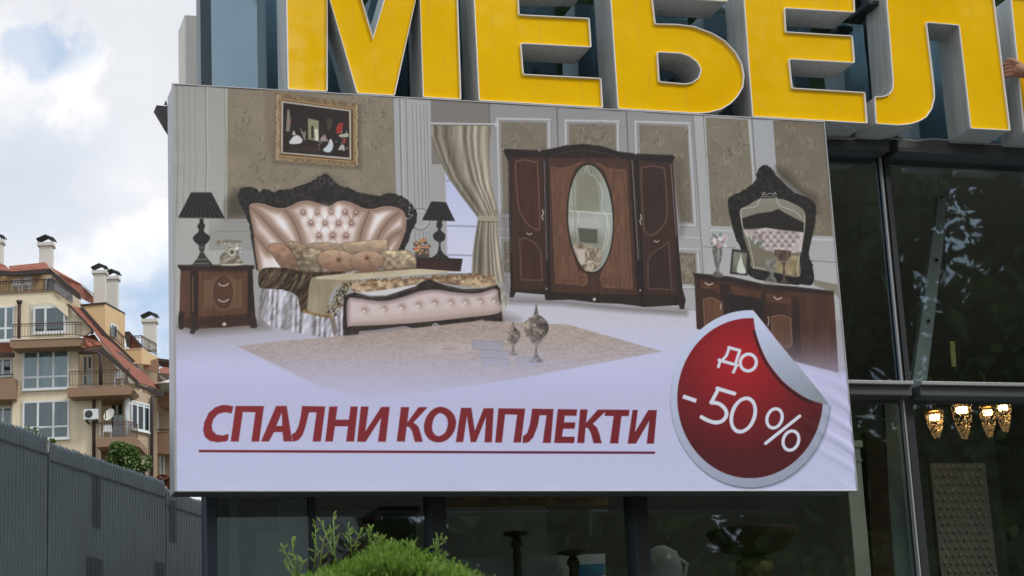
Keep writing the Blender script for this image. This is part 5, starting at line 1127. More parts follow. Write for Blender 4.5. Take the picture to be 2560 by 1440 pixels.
def railing(pts, off, h_px, m=None, step=.16, pl=AP, par=None, name='railing'):
    V = []; paths = []
    P3 = [pl.pt(p[0], p[1], p[2] if len(p) > 2 else off) for p in pts]; hh = h_px*115/F_PX
    for a, b in zip(P3[:-1], P3[1:]):
        l = np.linalg.norm(b-a); n = max(2, int(l/step)); up = np.array([0, 0, hh])
        paths += [([a+up, b+up], .035), ([a+up*.84, b+up*.84], .02), ([a+up*.08, b+up*.08], .02)]
        for k in range(n+1):
            p = a+(b-a)*k/n; paths.append(([p, p+up], .03 if k % 8 == 0 else .014))
    return tubes(name, paths, m or M['rail'], par or flats, 4, False)
# walls
part('wall', [(-70, 735), (0, 733), (134, 726), (236, 824), (213, 838), (30, 850), (-70, 850)], 0, .3, M['render'])
part('loggia_back', [(-70, 690), (130, 680), (140, 730), (-70, 740)], 2.2, .2, M['render2'])
part('roof_gable', [(-70, 672), (128, 668), (240, 800), (240, 828), (-70, 828)], 2.6, .2, M['render'])
down(33, 196, 862, .3, .3, M['render'])
down(-70, 33, 880, 1.3, .3, M['render'])
down(196, 330, 866, 2.0, .3, M['render'], pts=((196, 866), (252, 862), (352, 962), (352, 975)))
down(174, 252, 986, .32, .3, M['render'])
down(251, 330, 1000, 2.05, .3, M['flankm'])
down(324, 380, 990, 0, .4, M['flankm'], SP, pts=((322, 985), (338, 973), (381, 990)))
part('back_wall', [(252, 1100), (330, 1095), (330, 1240), (252, 1240)], .9, .2, M['brownband'])
# roof
rf = part('roof', [(173, 761, .1), (200, 770, 2.5), (262, 831, 4), (300, 870, 5), (355, 925, 6), (403, 973, 7), (347, 956, .6), (300, 908, .2), (250, 850, .1), (228, 820, .1)], 0, .3, M['tiles'])
part('upper_roof', Z1((530, 450, 1), (850, 630, 5), (990, 735, 8), (990, 845, 8), (850, 775, 4), (595, 515, 1)), 0, .3, M['tiles'])
part('top_roof', Z1((90, 445, 1.5), (480, 405, 3), (525, 470, .6), (112, 503, .6)), 0, .25, M['tiles']); part('top_roof', Z1((-200, 400, 2), (0, 412, 2), (62, 440, 2), (112, 500, .7), (-200, 465, .7)), 0, .25, M['tiles'])
part('small_roof', Z1((880, 1190, .1), (1000, 1168, 1.2), (1082, 1282, -.5), (868, 1312, -.5)), 0, .2, M['tiles']); part('small_roof', Z2((-100, 60, 1.6), (100, 55, 1.6), (120, 150, .2), (-100, 152, .2)), 0, .2, M['tiles'])
# fascias, gutters
for pts in ([(-200, 468), (112, 505), (525, 474), (575, 520), (110, 546), (-200, 520)], [(524, 466), (850, 740), (850, 800), (800, 770), (520, 520)], [(850, 880), (880, 880), (1120, 1150), (1430, 1450), (1395, 1450), (1100, 1170), (850, 905)], [(700, 840), (735, 850), (985, 1108), (985, 1150), (960, 1165), (960, 1110)]):
    part('fascia', Z1(*pts), -.35, .25, M['fascia'])
for pts in ([(700, 128), (905, 118), (922, 100), (1245, 405), (1245, 440), (910, 150), (700, 158)], [(1215, 425), (1420, 500), (1465, 490), (1455, 540), (1390, 545), (1400, 520), (1215, 450)], [(-100, 152), (125, 150), (125, 182), (-100, 180)]):
    part('fascia', Z2(*pts), -.7, .25, M['fascia'])
part('barge_board', Z2((925, 135), (945, 135), (1210, 425), (1165, 425)), -.1, .2, M['cream'])
for xa, ya, xb, yb, o in ((205, 815, 200, 1200, -.25), (838, 800 if False else 905, 838, 905, 0)):
    pass
tubes('downpipe', [([AP.pt(48.5, 760, -.3), AP.pt(47, 846, -.3)], .1)], M['fascia'], flats, 8); tubes('downpipe_head', [([AP.pt(48.5, 752, -.3), AP.pt(48.5, 762, -.3)], [.2, .1])], M['fascia'], flats, 8)
tubes('downpipe', [([AP.pt(237, 985, .1), AP.pt(235, 1000, .1), AP.pt(234, 1250, .1)], .1)], M['fascia'], flats, 8)
tubes('downpipe', [([AP.pt(199, 882, -.7), AP.pt(244, 880, -.7), AP.pt(252, 890, -.9), AP.pt(252.5, 962, -.9)], .1)], M['fascia'], flats, 8)
tubes('downpipe', [([SP.pt(381, 990, -.2), SP.pt(380, 1010, -.2), SP.pt(379, 1240, -.2)], .1)], M['fascia'], flats, 8)
tubes('column', [([AP.pt(318, 990, .1), AP.pt(319, 1092, .1)], .16)], M['pvc'], flats, 10)
# balconies
def balcony(pts, off, th, m=None, rail=None, hp=40, rm=None):
    b_ = part('balcony', pts, off, th, m or M['brownband'])
    if rail: railing(rail, off+.1, hp, rm, par=b_)
    return b_
balcony(Z1((105, 1225), (830, 1195), (880, 1215), (845, 1290), (140, 1318), (105, 1300)), -1.0, 1.3, None, Z1((135, 1205, -.9), (800, 1180, -.9), (870, 1190, .1)), 34)
part('coping', Z1((100, 1218), (835, 1190), (885, 1212), (835, 1202), (108, 1230)), -1.05, 1.2, M['cream'])
balcony(Z2((605, 465), (1150, 442), (1205, 480), (1170, 525), (640, 548), (605, 538)), -.9, 2.8, None, Z2((625, 455, -.8), (1130, 432, -.8), (1165, 420, .4)), 37)
balcony(Z2((868, 918), (1165, 905), (1256, 935), (1256, 998), (1165, 985), (868, 1000)), -1.0, 3.0, None, Z2((882, 915, -.9), (1160, 900, -.9), (1240, 925, .6)), 36)
balcony(Z2((-100, 385), (140, 380), (135, 565), (-100, 575)), -.3, 1.5); railing(Z2((-60, 380), (120, 372)), -.2, 8)
railing(Z1((-60, 730, .1), (0, 728, .1), (505, 702, .1), (560, 700, .1), (760, 850, 1.6)), 0, 29)
part('parapet_cap', Z1((-100, 728), (560, 700), (640, 790), (560, 708), (-100, 740)), -.1, .4, M['brownband'])
# windows and doors
window(57, 876, 174, 974, .28, (.33, .66), (.32,)); window(57, 1002, 174, 1099, .28, (.33, .66), (.32,), cur='curtain_d')
window(-20, 766, 37, 853, -.02, (.62,), (.36,)); window(-30, 896, 31, 942, 1.28, (.62,), (), cur='curtain_d'); window(-30, 1018, 32, 1070, 1.28, (.62,), (), cur='curtain_d')
part('window_reveal', Z1((315, 848), (555, 828), (790, 1035), (790, 1160), (315, 1180)), -.03, .06, M['cream'])
u = window(84, 767, 164, 833, -.10, (.38,), (), cur='curtain_d', name='balcony_door')
part('reveal_corner', Z1((560, 850), (720, 985), (720, 850)), -.30, .18, M['render'])
window(206, 889, 233, 966, 1.98, (.5,), (.35,), name='balcony_door'); window(275, 1006, 311, 1092, 2.03, (.5,), (.35,), cur='curtain_d', name='balcony_door')
window(326, 1006, 373, 1078, -.03, (.34, .67), (), SP, 'curtain'); part('window_sill', [(324, 1005), (374, 1018), (374, 1022), (324, 1009)], -.1, .08, M['pvc'], None, SP)
window(60, 691, 84, 722, 2.18, (), (.5,), cur='curtain_d'); window(114, 693, 134, 726, 2.18, (), (), name='terrace_door')
part('painted_panel', Z1((512, 585), (560, 590), (770, 740), (770, 830), (600, 720), (512, 690)), 1.7, .1, mat('blue_grey_mural', (0.30, 0.32, 0.36), .8, 0, .6, 1.3))
# dormer and roof terrace on the right
dm = part('dormer', Z1((855, 862, 2), (1115, 838, 2), (1115, 1160, 2)), 2, .2, M['render2']); part('dormer_cheek', Z1((1115, 838, 2.0), (1318, 945, 6), (1312, 1330, 6), (1200, 1230, 3.8), (1115, 1150, 2.0)), 0, .25, M['render2'])
part('dormer_cap', Z1((850, 850, 1.9), (1118, 826, 1.9), (1322, 938, 6), (1322, 952, 6), (1115, 842, 1.9), (850, 866, 1.9)), 0, .2, M['fascia'])
part('dormer_window', Z1((1170, 1040, 3.0), (1245, 1075, 4.4), (1245, 1225, 4.4), (1172, 1180, 3.0)), 0, .05, M['pvc']); part('dormer_pane', Z1((1185, 1065, 2.9), (1205, 1073, 3.2), (1205, 1190, 3.2), (1187, 1175, 2.9)), 0, .05, M['wpane']); part('dormer_pane', Z1((1215, 1078, 3.4), (1236, 1086, 3.9), (1236, 1205, 3.9), (1217, 1192, 3.4)), 0, .05, M['wpane'])
part('terrace_wall', Z1((1305, 1322, 5), (1500, 1310, 5), (1500, 1480, 5), (1420, 1480, 5)), 5, .2, M['render2']); part('terrace_wall', Z1((1500, 1310, 5), (1690, 1422, 8), (1690, 1500, 8), (1500, 1480, 5)), 0, .2, M['render2'])
railing(Z1((1200, 1210, 3.2), (1310, 1315, 4.9), (1500, 1305, 4.9), (1655, 1390, 7.5)), 5, 31); railing(Z1((1410, 1280, 8), (1510, 1280, 8), (1660, 1380, 8)), 8, 25, M['pvc'])
part('far_roof', Z1((1330, 1140, 7), (1390, 1170, 7), (1510, 1300, 7), (1370, 1310, 7)), 7, .2, M['tiles']); part('fascia', Z1((1310, 1140), (1370, 1135), (1520, 1300), (1490, 1305), (1385, 1185), (1370, 1310), (1340, 1290)), 6.8, .15, M['fascia'])
part('flank_house_wall', Z2((1290, 240), (1420, 200), (1420, 330), (1290, 290)), 6.5, .2, M['brownband'])
for pts in ([(1040, 130), (1090, 150), (1290, 320), (1250, 300)],): part('roof_window', [(x/3.6, 840+y/3.6, .0+((x-1040)/250)*2.6-.4) for x, y in pts], 0, .15, M['wpane'])
part('roof_window', Z1((862, 655, 5.2), (890, 652, 5.6), (985, 745, 7.6), (985, 770, 7.6)), 0, -.1, M['pvc'])
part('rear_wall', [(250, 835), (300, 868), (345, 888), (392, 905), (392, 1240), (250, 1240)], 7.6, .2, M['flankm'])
# chimneys
def chimney(x0, x1, yt, yb, off):
    u0, z1 = AP.uz(x0, yt, off); u1, _ = AP.uz(x1, yt, off); _, z0 = AP.uz(x0, yb, off); w = u1-u0; o1 = off+w*.9
    c = AP.bars('chimney', [(u0, u1, z0, z1, off, o1)], M['chim'], flats)
    AP.bars('chimney_cap', [(u0-w*.15, u1+w*.15, z1+.002, z1+w*.28, off-w*.15, o1+w*.15)], M['chim'], c)
    AP.bars('hood_leg', [(a, a+.05, z1+w*.28, z1+w*.62, b, b+.05) for a in (u0, u1-.05) for b in (off, o1-.05)], M['tin'], c)
    um = (u0+u1)/2; zt = z1+w*.92; za = z1+w*.6; V = [AP.P(u0-w*.22, za, off-w*.2), AP.P(um, zt, off-w*.2), AP.P(u1+w*.22, za, off-w*.2), AP.P(u0-w*.22, za, o1+w*.2), AP.P(um, zt, o1+w*.2), AP.P(u1+w*.22, za, o1+w*.2)]
    V += [(x, y, z-.05) for x, y, z in V]
    mesh('hood', V, [(0, 1, 4, 3), (1, 2, 5, 4), (6, 7, 10, 9), (7, 8, 11, 10), (0, 1, 7, 6), (1, 2, 8, 7), (3, 4, 10, 9), (4, 5, 11, 10), (0, 3, 9, 6), (2, 5, 11, 8)], M['tin'], c)
chimney(98, 129, 615, 670, 3.0); chimney(234, 262, 684, 775, 5.5); chimney(264, 293, 699, 785, 7.6); chimney(358, 388, 806, 875, 8.5); chimney(-24, 4.5, 608, 665, 3.0)
# neighbouring block on the right, behind the billboard edge
q = AP.pt(400, 1400, 9); nb_ = empty('brown_apartment_block', (q[0], q[1], 14.6)); tag(nb_, 'brown apartment block with dark pergola, half hidden by the left edge of the billboard', 'apartment block')
P9 = Pl(atd(400, 1000, 124.0), -8)
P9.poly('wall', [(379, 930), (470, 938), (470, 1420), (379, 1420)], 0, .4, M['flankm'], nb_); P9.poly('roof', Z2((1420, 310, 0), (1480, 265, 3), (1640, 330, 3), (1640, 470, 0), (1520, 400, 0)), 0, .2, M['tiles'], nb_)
P9.poly('balcony', Z2((1378, 870), (1640, 880), (1640, 1075), (1378, 1050)), -1.2, 1.1, M['brownband'], nb_); P9.poly('balcony', Z2((1400, 505), (1640, 480), (1640, 650), (1440, 640), (1380, 590)), -1.0, .9, M['brownband'], nb_)
window(383, 1032, 397, 1078, -.05, (.5,), (), P9, 'curtain_d', par=nb_); window(400, 1130, 412, 1240, -.05, (), (.5,), P9, 'curtain_d', par=nb_, name='balcony_door')
railing(Z2((1385, 868), (1640, 878)), -1.1, 9, None, .2, P9, nb_)
P9.poly('wall', Z2((1300, 215), (1420, 235), (1420, 330), (1380, 345), (1300, 290)), -.4, .2, M['brownband'], nb_); P9.poly('canopy', Z2((1305, 205), (1420, 200), (1640, 225), (1640, 250), (1420, 240)), -1.6, 1.4, M['fascia'], nb_); tubes('canopy_slat', [([P9.pt(365+k*5, 898+k*.6, -1.7), P9.pt(380+k*6, 914+k*.4, -.2)], .05) for k in range(12)], M['fascia'], nb_, 4)
P9.poly('fascia', Z2((1420, 355), (1440, 350), (1530, 420), (1520, 435)), -.4, .15, M['pvc'], nb_)
# parasol, dish, air conditioner, laundry chairs
c = P9.pt(426, 965, -2.2); um = empty('white_parasol', tuple(c)); tag(um, 'white parasol just left of the billboard edge, under the brown block canopy', 'parasol')
lathe('canopy', [(.02, .42), (.7, .16), (1.45, -.06), (1.4, -.1), (.6, .08)], c, M['pvc'], um, 12); tubes('pole', [([c+np.array([0, 0, .35]), c-np.array([0, 0, 2.3])], .04)], M['pvc'], um)
q = AP.pt(228, 1035, -.55); acu = empty('air_conditioner', tuple(q)); tag(acu, 'white air conditioner unit with round black fan on the beige wall beside the dish', 'air conditioner')
u0, zt = AP.uz(209, 1023, -.55); u1, zb_ = AP.uz(245, 1047, -.55)
AP.bars('casing', [(u0, u1, zb_, zt, -.55, -.1)], M['pvc'], acu); AP.bars('foot_bracket', [(u0+.1, u0+.16, zb_-.12, zb_-.002, -.5, .31), (u1-.16, u1-.1, zb_-.12, zb_-.002, -.5, .31)], M['fascia'], acu)
fc = AP.P(u0+(u1-u0)*.36, (zt+zb_)/2, -.552); V = []; Fs = []
for o_, r_ in ((0, .22), (-.03, .21)):
    for k in range(20): an = k*math.pi/10; p = Vector(fc)+Vector(AP.ex)*r_*math.cos(an)+Vector((0, 0, r_*math.sin(an)))+Vector(AP.n)*o_; V.append(p)
Fs = [tuple(range(20, 40))]+[(k, (k+1) % 20, 20+(k+1) % 20, 20+k) for k in range(20)]
mesh('fan_grille', V, Fs, M['tin'], acu)
q = AP.pt(275, 1038, -1.2); sat = empty('satellite_dish', tuple(q)); tag(sat, 'off white satellite dish tilted on the lower balcony rail of the flats', 'satellite dish')
ax = Vector(AP.n)*-.8+Vector(AP.ex)*-.45+Vector((0, 0, .35)); ax.normalize(); e1 = ax.orthogonal().normalized(); e2 = ax.cross(e1); V = []; Fs = []
for r_ in (.0, .12, .22, .32, .37):
    for k in range(22): an = k*2*math.pi/22; V.append(Vector(q)+ax*(r_*r_*.7)+(e1*math.cos(an)+e2*math.sin(an))*r_)
for i in range(4):
    for k in range(22): Fs.append((i*22+k, i*22+(k+1) % 22, i*22+22+(k+1) % 22, i*22+22+k))
mesh('reflector', V, Fs, mat('dish_white', (.72, .70, .62), .5, 0, .05), sat, True); tubes('feed_arm', [([Vector(q)-e2*.3+ax*.06, Vector(q)+ax*.36-e2*.05], .03), ([Vector(q)-ax*.02, Vector(q)-ax*.25, AP.pt(281, 1068, -.9)], .04)], M['tin'], sat)
for i, (x, y, o_, lab) in enumerate(((268, 1082, -.4, 'white garden chair on the lower balcony under the satellite dish'), (297, 948, .2, 'white garden chair on the middle balcony by the downpipe'), (40, 716, 1.4, 'pale garden chair on the top terrace, the left of two'), (66, 714, 1.4, 'pale garden chair on the top terrace, the right of two'))):
    q = AP.pt(x, y, o_); ch = empty('garden_chair', tuple(q)); tag(ch, lab, 'chair', 'white chairs on the flats'); u, z = AP.uz(x, y, o_)
    AP.bars('seat', [(u-.24, u+.24, z, z+.05, o_-.22, o_+.22)], M['pvc'], ch); AP.bars('backrest', [(u-.24, u+.24, z+.06, z+.5, o_+.17, o_+.22)], M['pvc'], ch)
    for a in (-.22, .18):
        for b in (-.2, .18): AP.bars('leg', [(u+a, u+a+.04, z-.42, z-.002, o_+b, o_+b+.04)], M['pvc'], ch)

# ------------------------------------------------------------------ vegetation
M['bark'] = mat('bark', (0.10, 0.075, 0.05), .9, 0, .3, 5, .5, 30)
def leaves(name, blobs, n, size, m, parent=None, seed=1, elong=1.6, flat=.0):
    g = np.random.default_rng(seed); wgt = np.array([b[3]*b[4]*b[5] for b in blobs]); wgt = wgt/wgt.sum(); bi = g.choice(len(blobs), n, p=wgt); B_ = np.array(blobs)[bi]
    dirv = g.normal(size=(n, 3)); dirv /= np.linalg.norm(dirv, axis=1)[:, None]; rad = g.random(n)**.42
    c = B_[:, :3]+dirv*rad[:, None]*B_[:, 3:6]
    a = g.normal(size=(n, 3)); a[:, 2] -= flat; a /= np.linalg.norm(a, axis=1)[:, None]; b = np.cross(a, g.normal(size=(n, 3))); b /= np.linalg.norm(b, axis=1)[:, None]
    s_ = size*(.6+.8*g.random(n))[:, None]; V = np.empty((n, 4, 3)); V[:, 0] = c-a*s_*elong*.5; V[:, 1] = c+b*s_*.5; V[:, 2] = c+a*s_*elong*.5; V[:, 3] = c-b*s_*.5
    me = bpy.data.meshes.new(name); me.vertices.add(n*4); me.vertices.foreach_set('co', V.astype(np.float32).ravel()); me.loops.add(n*4); me.loops.foreach_set('vertex_index', np.arange(n*4, dtype=np.int32)); me.polygons.add(n); me.polygons.foreach_set('loop_start', (np.arange(n)*4).astype(np.int32)); me.update()
    return link(name, me, m, parent)
M['leaf_far'] = leafmat('rose_of_sharon_leaf', (0.045, 0.10, 0.022), (0.16, 0.25, 0.06)); M['blossom'] = leafmat('pale_blossom', (.30, .34, .18), (.5, .52, .34))
ct = atd(325, 1150, 60); tr = empty('flowering_tree', (ct[0], ct[1], 3.6)); tag(tr, 'small green tree with pale blossoms rising above the fence before the flats', 'tree')
sc6 = 60/F_PX
def pb(px, py, rx, ry): q = atd(px, py, 60); return (q[0], q[1], q[2], rx*sc6, rx*sc6*.8, ry*sc6)
blobs = [pb(300, 1128, 26, 26), pb(288, 1150, 22, 30), pb(325, 1140, 24, 30), pb(340, 1165, 28, 26), pb(362, 1160, 18, 20), pb(372, 1145, 8, 10), pb(318, 1190, 46, 30), pb(282, 1114, 9, 12)]
leaves('crown', blobs, 12000, .055, M['leaf_far'], tr, 3); leaves('blossoms', [(b[0]-.05, b[1]-.25, b[2], b[3], b[4], b[5]) for b in blobs], 130, .07, M['blossom'], tr, 4, 1.1)
tb = (ct[0], ct[1]); tubes('trunk', [([(tb[0], tb[1], 2.8), (tb[0]+.1, tb[1], 7), (tb[0]-.05, tb[1], ct[2]-.5), (tb[0]-.2, tb[1], ct[2]+.3)], [.22, .17, .1, .03]), ([(tb[0], tb[1], 9.5), (tb[0]+.4, tb[1], ct[2]-.2)], [.08, .02]), ([(tb[0], tb[1], 9.8), (tb[0]-.35, tb[1]+.1, ct[2]+.1)], [.07, .02])], M['bark'], tr)
c2 = atd(100, 1085, 40); tw = empty('young_shrub', (c2[0], c2[1], 1.0)); tag(tw, 'thin leafy twigs poking above the left end of the fence', 'shrub')
tubes('stems', [([(c2[0], c2[1], .5), tuple(atd(x+4, y+60, 40)), tuple(atd(x, y, 40))], [.03, .012, .004]) for x, y in ((66, 1072), (88, 1068), (92, 1088), (112, 1098), (130, 1102), (134, 1098))], M['bark'], tw)
leaves('leaves', [(*atd(x, y, 40), .07, .07, .10) for x, y in ((66, 1078), (88, 1078), (95, 1096), (112, 1103), (130, 1106), (133, 1104))], 160, .045, M['leaf_far'], tw, 9)
c3 = atd(410, 1198, 70); rs = empty('red_shrub', (c3[0], c3[1], 9)); tag(rs, 'dark red shrub at the billboard edge above the fence', 'shrub'); leaves('crown', [(*atd(408, 1200, 70), .28, .25, .2), (*atd(424, 1205, 70), .25, .25, .25)], 500, .07, leafmat('red_leaf', (.10, .03, .02), (.22, .07, .04)), rs, 12); tubes('stem', [([(c3[0], c3[1], 7.6), tuple(c3)], [.06, .02])], M['bark'], rs)
# thuja in front of the glass
M['thuja'] = leafmat('thuja_green', (0.08, 0.19, 0.018), (0.32, 0.50, 0.09), .35); M['thuja_tip'] = leafmat('thuja_tip', (0.28, 0.44, 0.10), (0.46, 0.58, 0.20), .35)
TD = 6.6; tcn = atd(985, 1500, TD); th = empty('thuja_shrub', (tcn[0], tcn[1], 0)); tag(th, 'bright green thuja shrub with long loose shoots in front of the glass', 'shrub')
sT = TD/F_PX; outline = [(722, 1480), (760, 1464), (800, 1452), (850, 1436), (900, 1412), (930, 1390), (965, 1380), (1005, 1386), (1055, 1404), (1110, 1426), (1165, 1450), (1210, 1470), (1235, 1490)]
ox = np.array([p[0] for p in outline]); oy = np.array([p[1] for p in outline])
def spray(V, Fs, base, direction, length, width, g):
    d = Vector(direction).normalized(); s_ = d.cross(Vector((g.uniform(-1, 1), g.uniform(-1, 1), g.uniform(-.3, .3)))).normalized(); n = int(max(4, length/.0065))
    p = Vector(base)
    for k in range(n):
        t = k/n; p = p+d*(length/n); d = (d+Vector((g.uniform(-.1, .1), g.uniform(-.1, .1), g.uniform(-.05, .1)))).normalized()
        for sg in (-1, 1):
            l = (.016+.020*(1-t))*width*g.uniform(.6, 1.2); q = p+(s_*sg*.8+d*.75).normalized()*l; w = d.cross(s_)*.0012+s_*.0016; n0 = len(V)
            w2 = d*.0026
            V += [tuple(p-w2), tuple(q), tuple(p+w2)]; Fs.append((n0, n0+1, n0+2)); n0 = len(V)
            w3 = d.cross(s_).normalized()*.0024; V += [tuple(p-w3), tuple(q), tuple(p+w3)]; Fs.append((n0, n0+1, n0+2))
V = []; Fs = []; V2 = []; F2 = []; g = random.Random(21)
for k in range(4800):
    x = g.uniform(722, 1232); yo = np.interp(x, ox, oy); dep = g.uniform(-.45, .35); t = g.random()**1.7
    y = yo+8+t*170+abs(dep)*70; b0 = atd(x, y, TD+dep); lt = k % 4 == 0; spray(V2 if lt else V, F2 if lt else Fs, b0, (g.uniform(-.9, .9)+(x-985)/500, g.uniform(-.9, .4), g.uniform(.25, 1.1)), g.uniform(.03, .07), .85, g)
me = bpy.data.meshes.new('foliage'); me.from_pydata(V, [], Fs); link('foliage', me, M['thuja'], th)
me = bpy.data.meshes.new('young_sprays'); me.from_pydata(V2, [], F2); link('young_sprays', me, M['thuja_tip'], th)
V = []; Fs = []; ps = []
shoots = [((745, 1440), (731, 1372), (729, 1345)), ((748, 1442), (718, 1390), (706, 1366)), ((786, 1425), (790, 1360), (788, 1310)), ((800, 1420), (808, 1350), (826, 1322)), ((838, 1410), (835, 1345), (834, 1288)), ((846, 1410), (818, 1345), (802, 1305)), ((880, 1395), (876, 1345), (870, 1318)), ((885, 1392), (893, 1345), (903, 1328)), ((922, 1366), (922, 1335), (928, 1318)), ((940, 1362), (946, 1350), (944, 1340)), ((1095, 1396), (1088, 1365), (1072, 1372)), ((1096, 1396), (1096, 1350), (1113, 1353)), ((1030, 1368), (1018, 1362), (1016, 1361)), ((740, 1450), (725, 1430), (716, 1408)), ((745, 1452), (752, 1420), (756, 1400))]
for a, b, c in shoots:
    pts = [Vector(atd(x, y, TD-.1)) for x, y in (a, b, c)]; ps.append((pts, [.0028, .0018, .0008])); ln = (pts[1]-pts[0]).length
    for t in np.linspace(.15, 1, 9):
        p = pts[0].lerp(pts[1], t*2) if t < .5 else pts[1].lerp(pts[2], t*2-1); spray(V, Fs, p, (g.uniform(-1, 1), g.uniform(-.6, .6), g.uniform(.3, 1)), .020*(1.25-t)*g.uniform(.5, 1.3)+.010, .22, g)
me = bpy.data.meshes.new('shoot_tips'); me.from_pydata(V, [], Fs); link('shoot_tips', me, M['thuja_tip'], th); tag(tubes('shoots', ps, M['thuja_tip'], th, 5), kind='stuff')
tubes('trunk', [([(tcn[0], tcn[1], 0), (tcn[0], tcn[1], 1.2), tuple(atd(985, 1440, TD))], [.06, .05, .02])], M['bark'], th); leaves('inner_foliage', [(tcn[0], tcn[1], 1.15, .42, .40, 1.0)], 9000, .05, M['thuja'], th, 33)

# ------------------------------------------------------------------ the worker's hand and arm at the right edge
def skinned(name, joints, edges, root, m, parent=None):
    me = bpy.data.meshes.new(name); me.from_pydata([j[0] for j in joints], edges, [])
    o = bpy.data.objects.new(name, me); COL.objects.link(o); sk = o.modifiers.new('s', 'SKIN'); sl = me.skin_vertices[0].data
    for i, j in enumerate(joints): sl[i].radius = j[1] if isinstance(j[1], tuple) else (j[1], j[1]); sl[i].use_root = (i == root)
    sk.branch_smoothing = .5; ss = o.modifiers.new('u', 'SUBSURF'); ss.levels = 2; ss.render_levels = 2
    dg = bpy.context.evaluated_depsgraph_get(); m2 = bpy.data.meshes.new_from_object(o.evaluated_get(dg)); bpy.data.objects.remove(o); m2.materials.clear()
    for p in m2.polygons: p.use_smooth = True
    return m2
M['skin'] = mat('skin', (0.36, 0.18, 0.115), .55, 0, .12, 25, .15, 200); M['shirt'] = mat('grey_work_shirt', (0.16, 0.18, 0.21), .9, 0, .15, 8, .3, 90); M['trousers'] = mat('navy_work_trousers', (0.04, 0.05, 0.08), .9, 0, .15, 8, .3, 90); M['hair'] = mat('dark_hair', (0.02, 0.015, 0.012), .7, 0, .3, 60); M['shoe'] = mat('black_shoe', (0.02, 0.02, 0.02), .5, 0, .2)
KP = 1.45
def kv(x, y, z): return Vector((x, y, z))*KP
Hd = Vector(onY(2531, 172, -.02)); sh_ = Hd+kv(.56, -.34, .02); el = Hd+kv(.28, -.17, -.20); wr = Hd+kv(.070, -.040, -.034)
pel = sh_+kv(.22, .0, -.56); J = []; Eg = []
def j(p, r_): J.append((tuple(p), tuple(x*KP for x in r_) if isinstance(r_, tuple) else r_*KP)); return len(J)-1
def e_(a, b): Eg.append((a, b))
P_ = j(pel, (.155, .11)); W_ = j(pel+kv(0, 0, .2), (.14, .10)); C_ = j(sh_+kv(.21, 0, -.10), (.17, .115)); N_ = j(sh_+kv(.21, 0, .09), .058); H0 = j(sh_+kv(.20, .01, .18), (.075, .085)); H1 = j(sh_+kv(.19, .02, .29), (.07, .085))
e_(P_, W_); e_(W_, C_); e_(C_, N_); e_(N_, H0); e_(H0, H1)
sL = j(sh_, .062); eL = j(el, .044); wL = j(wr, (.031, .027)); e_(C_, sL); e_(sL, eL); e_(eL, wL); kn = j(Hd, (.046, .036)); e_(wL, kn)
sR = j(sh_+kv(.42, 0, 0), .062); eR = j(sh_+kv(.50, -.05, -.29), .044); wR = j(sh_+kv(.42, .16, -.36), .029); hR = j(sh_+kv(.38, .22, -.33), (.034, .024)); e_(C_, sR); e_(sR, eR); e_(eR, wR); e_(wR, hR)
for sx in (-.1, .1):
    h_ = j(pel+kv(sx, 0, -.08), .095); k_ = j(pel+kv(sx, -.05, -.47), .062); a_ = j(pel+kv(sx, .02, -.86), .042); t_ = j(pel+kv(sx, -.14, -.90), .036); e_(P_, h_); e_(h_, k_); e_(k_, a_); e_(a_, t_)
m2 = skinned('person_body', J, Eg, P_, None)
for k in ('skin', 'shirt', 'trousers', 'shoe'): m2.materials.append(M[k])
for p in m2.polygons:
    c_ = p.center; i = 0; far = min((c_-Vector(J[q][0])).length for q in (eL, wL, kn, wR, hR)) > .2*KP
    if c_.z < pel.z-.83*KP: i = 3
    elif c_.z < pel.z+.06*KP and far: i = 2
    elif c_.z < sh_.z+.05*KP and far: i = 1
    p.material_index = i
per = empty('person', tuple(pel-kv(0, 0, .95))); tag(per, 'person reaching in from the right edge, bare hand gripping the curled yellow letter', 'person')
body = link('body', m2, None, per)
for k in range(4):
    o0 = Hd+kv(-.014, .004, .027-.018*k); L0 = (.92, 1.0, .95, .8)[k]
    V0 = [wr.lerp(Hd, .6)+kv(0, 0, .016-.010*k), o0, o0+kv(-.020, .026, -.002)*L0, o0+kv(-.020, .056, -.008)*L0, o0+kv(-.006, .072, -.012)*L0]
    m3 = skinned('f', [(tuple(p), r_*KP) for p, r_ in zip(V0, (.013, .0118, .0108, .0096, .008))], [(i, i+1) for i in range(4)], 0, None); link('finger', m3, M['skin'], per)
V0 = [wr.lerp(Hd, .4)+kv(0, -.004, .014), Hd+kv(.004, -.012, .030), Hd+kv(-.012, -.004, .041), Hd+kv(-.024, .012, .040)]
m3 = skinned('f', [(tuple(p), r_*KP) for p, r_ in zip(V0, (.016, .015, .0125, .010))], [(i, i+1) for i in range(3)], 0, None); link('thumb', m3, M['skin'], per)
hc = Vector(J[H1][0]); lathe('hair', [(.088*KP, -.02*KP), (.094*KP, .03*KP), (.088*KP, .07*KP), (.055*KP, .10*KP), (.01*KP, .112*KP)], hc+kv(.005, -.01, 0), M['hair'], per, 18)
# ladder under the worker
lad = empty('ladder', (pel.x, pel.y+.1, 0)); tag(lad, 'aluminium ladder leaning on the shop front outside the right edge', 'ladder')
yb_, zt_ = pel.y-.75, pel.z+.55; yt_ = YF-.20
for sx in (-.2, .2): tubes('rail', [([(pel.x+sx, yb_-.5, .0), (pel.x+sx, yt_, zt_+.6)], .028)], M['alu_trim'], lad)
for k in range(1, 17):
    t = k/18; tubes('rung', [([(pel.x-.2, yb_-.5+(yt_-yb_+.5)*t, (zt_+.6)*t), (pel.x+.2, yb_-.5+(yt_-yb_+.5)*t, (zt_+.6)*t)], .016)], M['alu_trim'], lad)

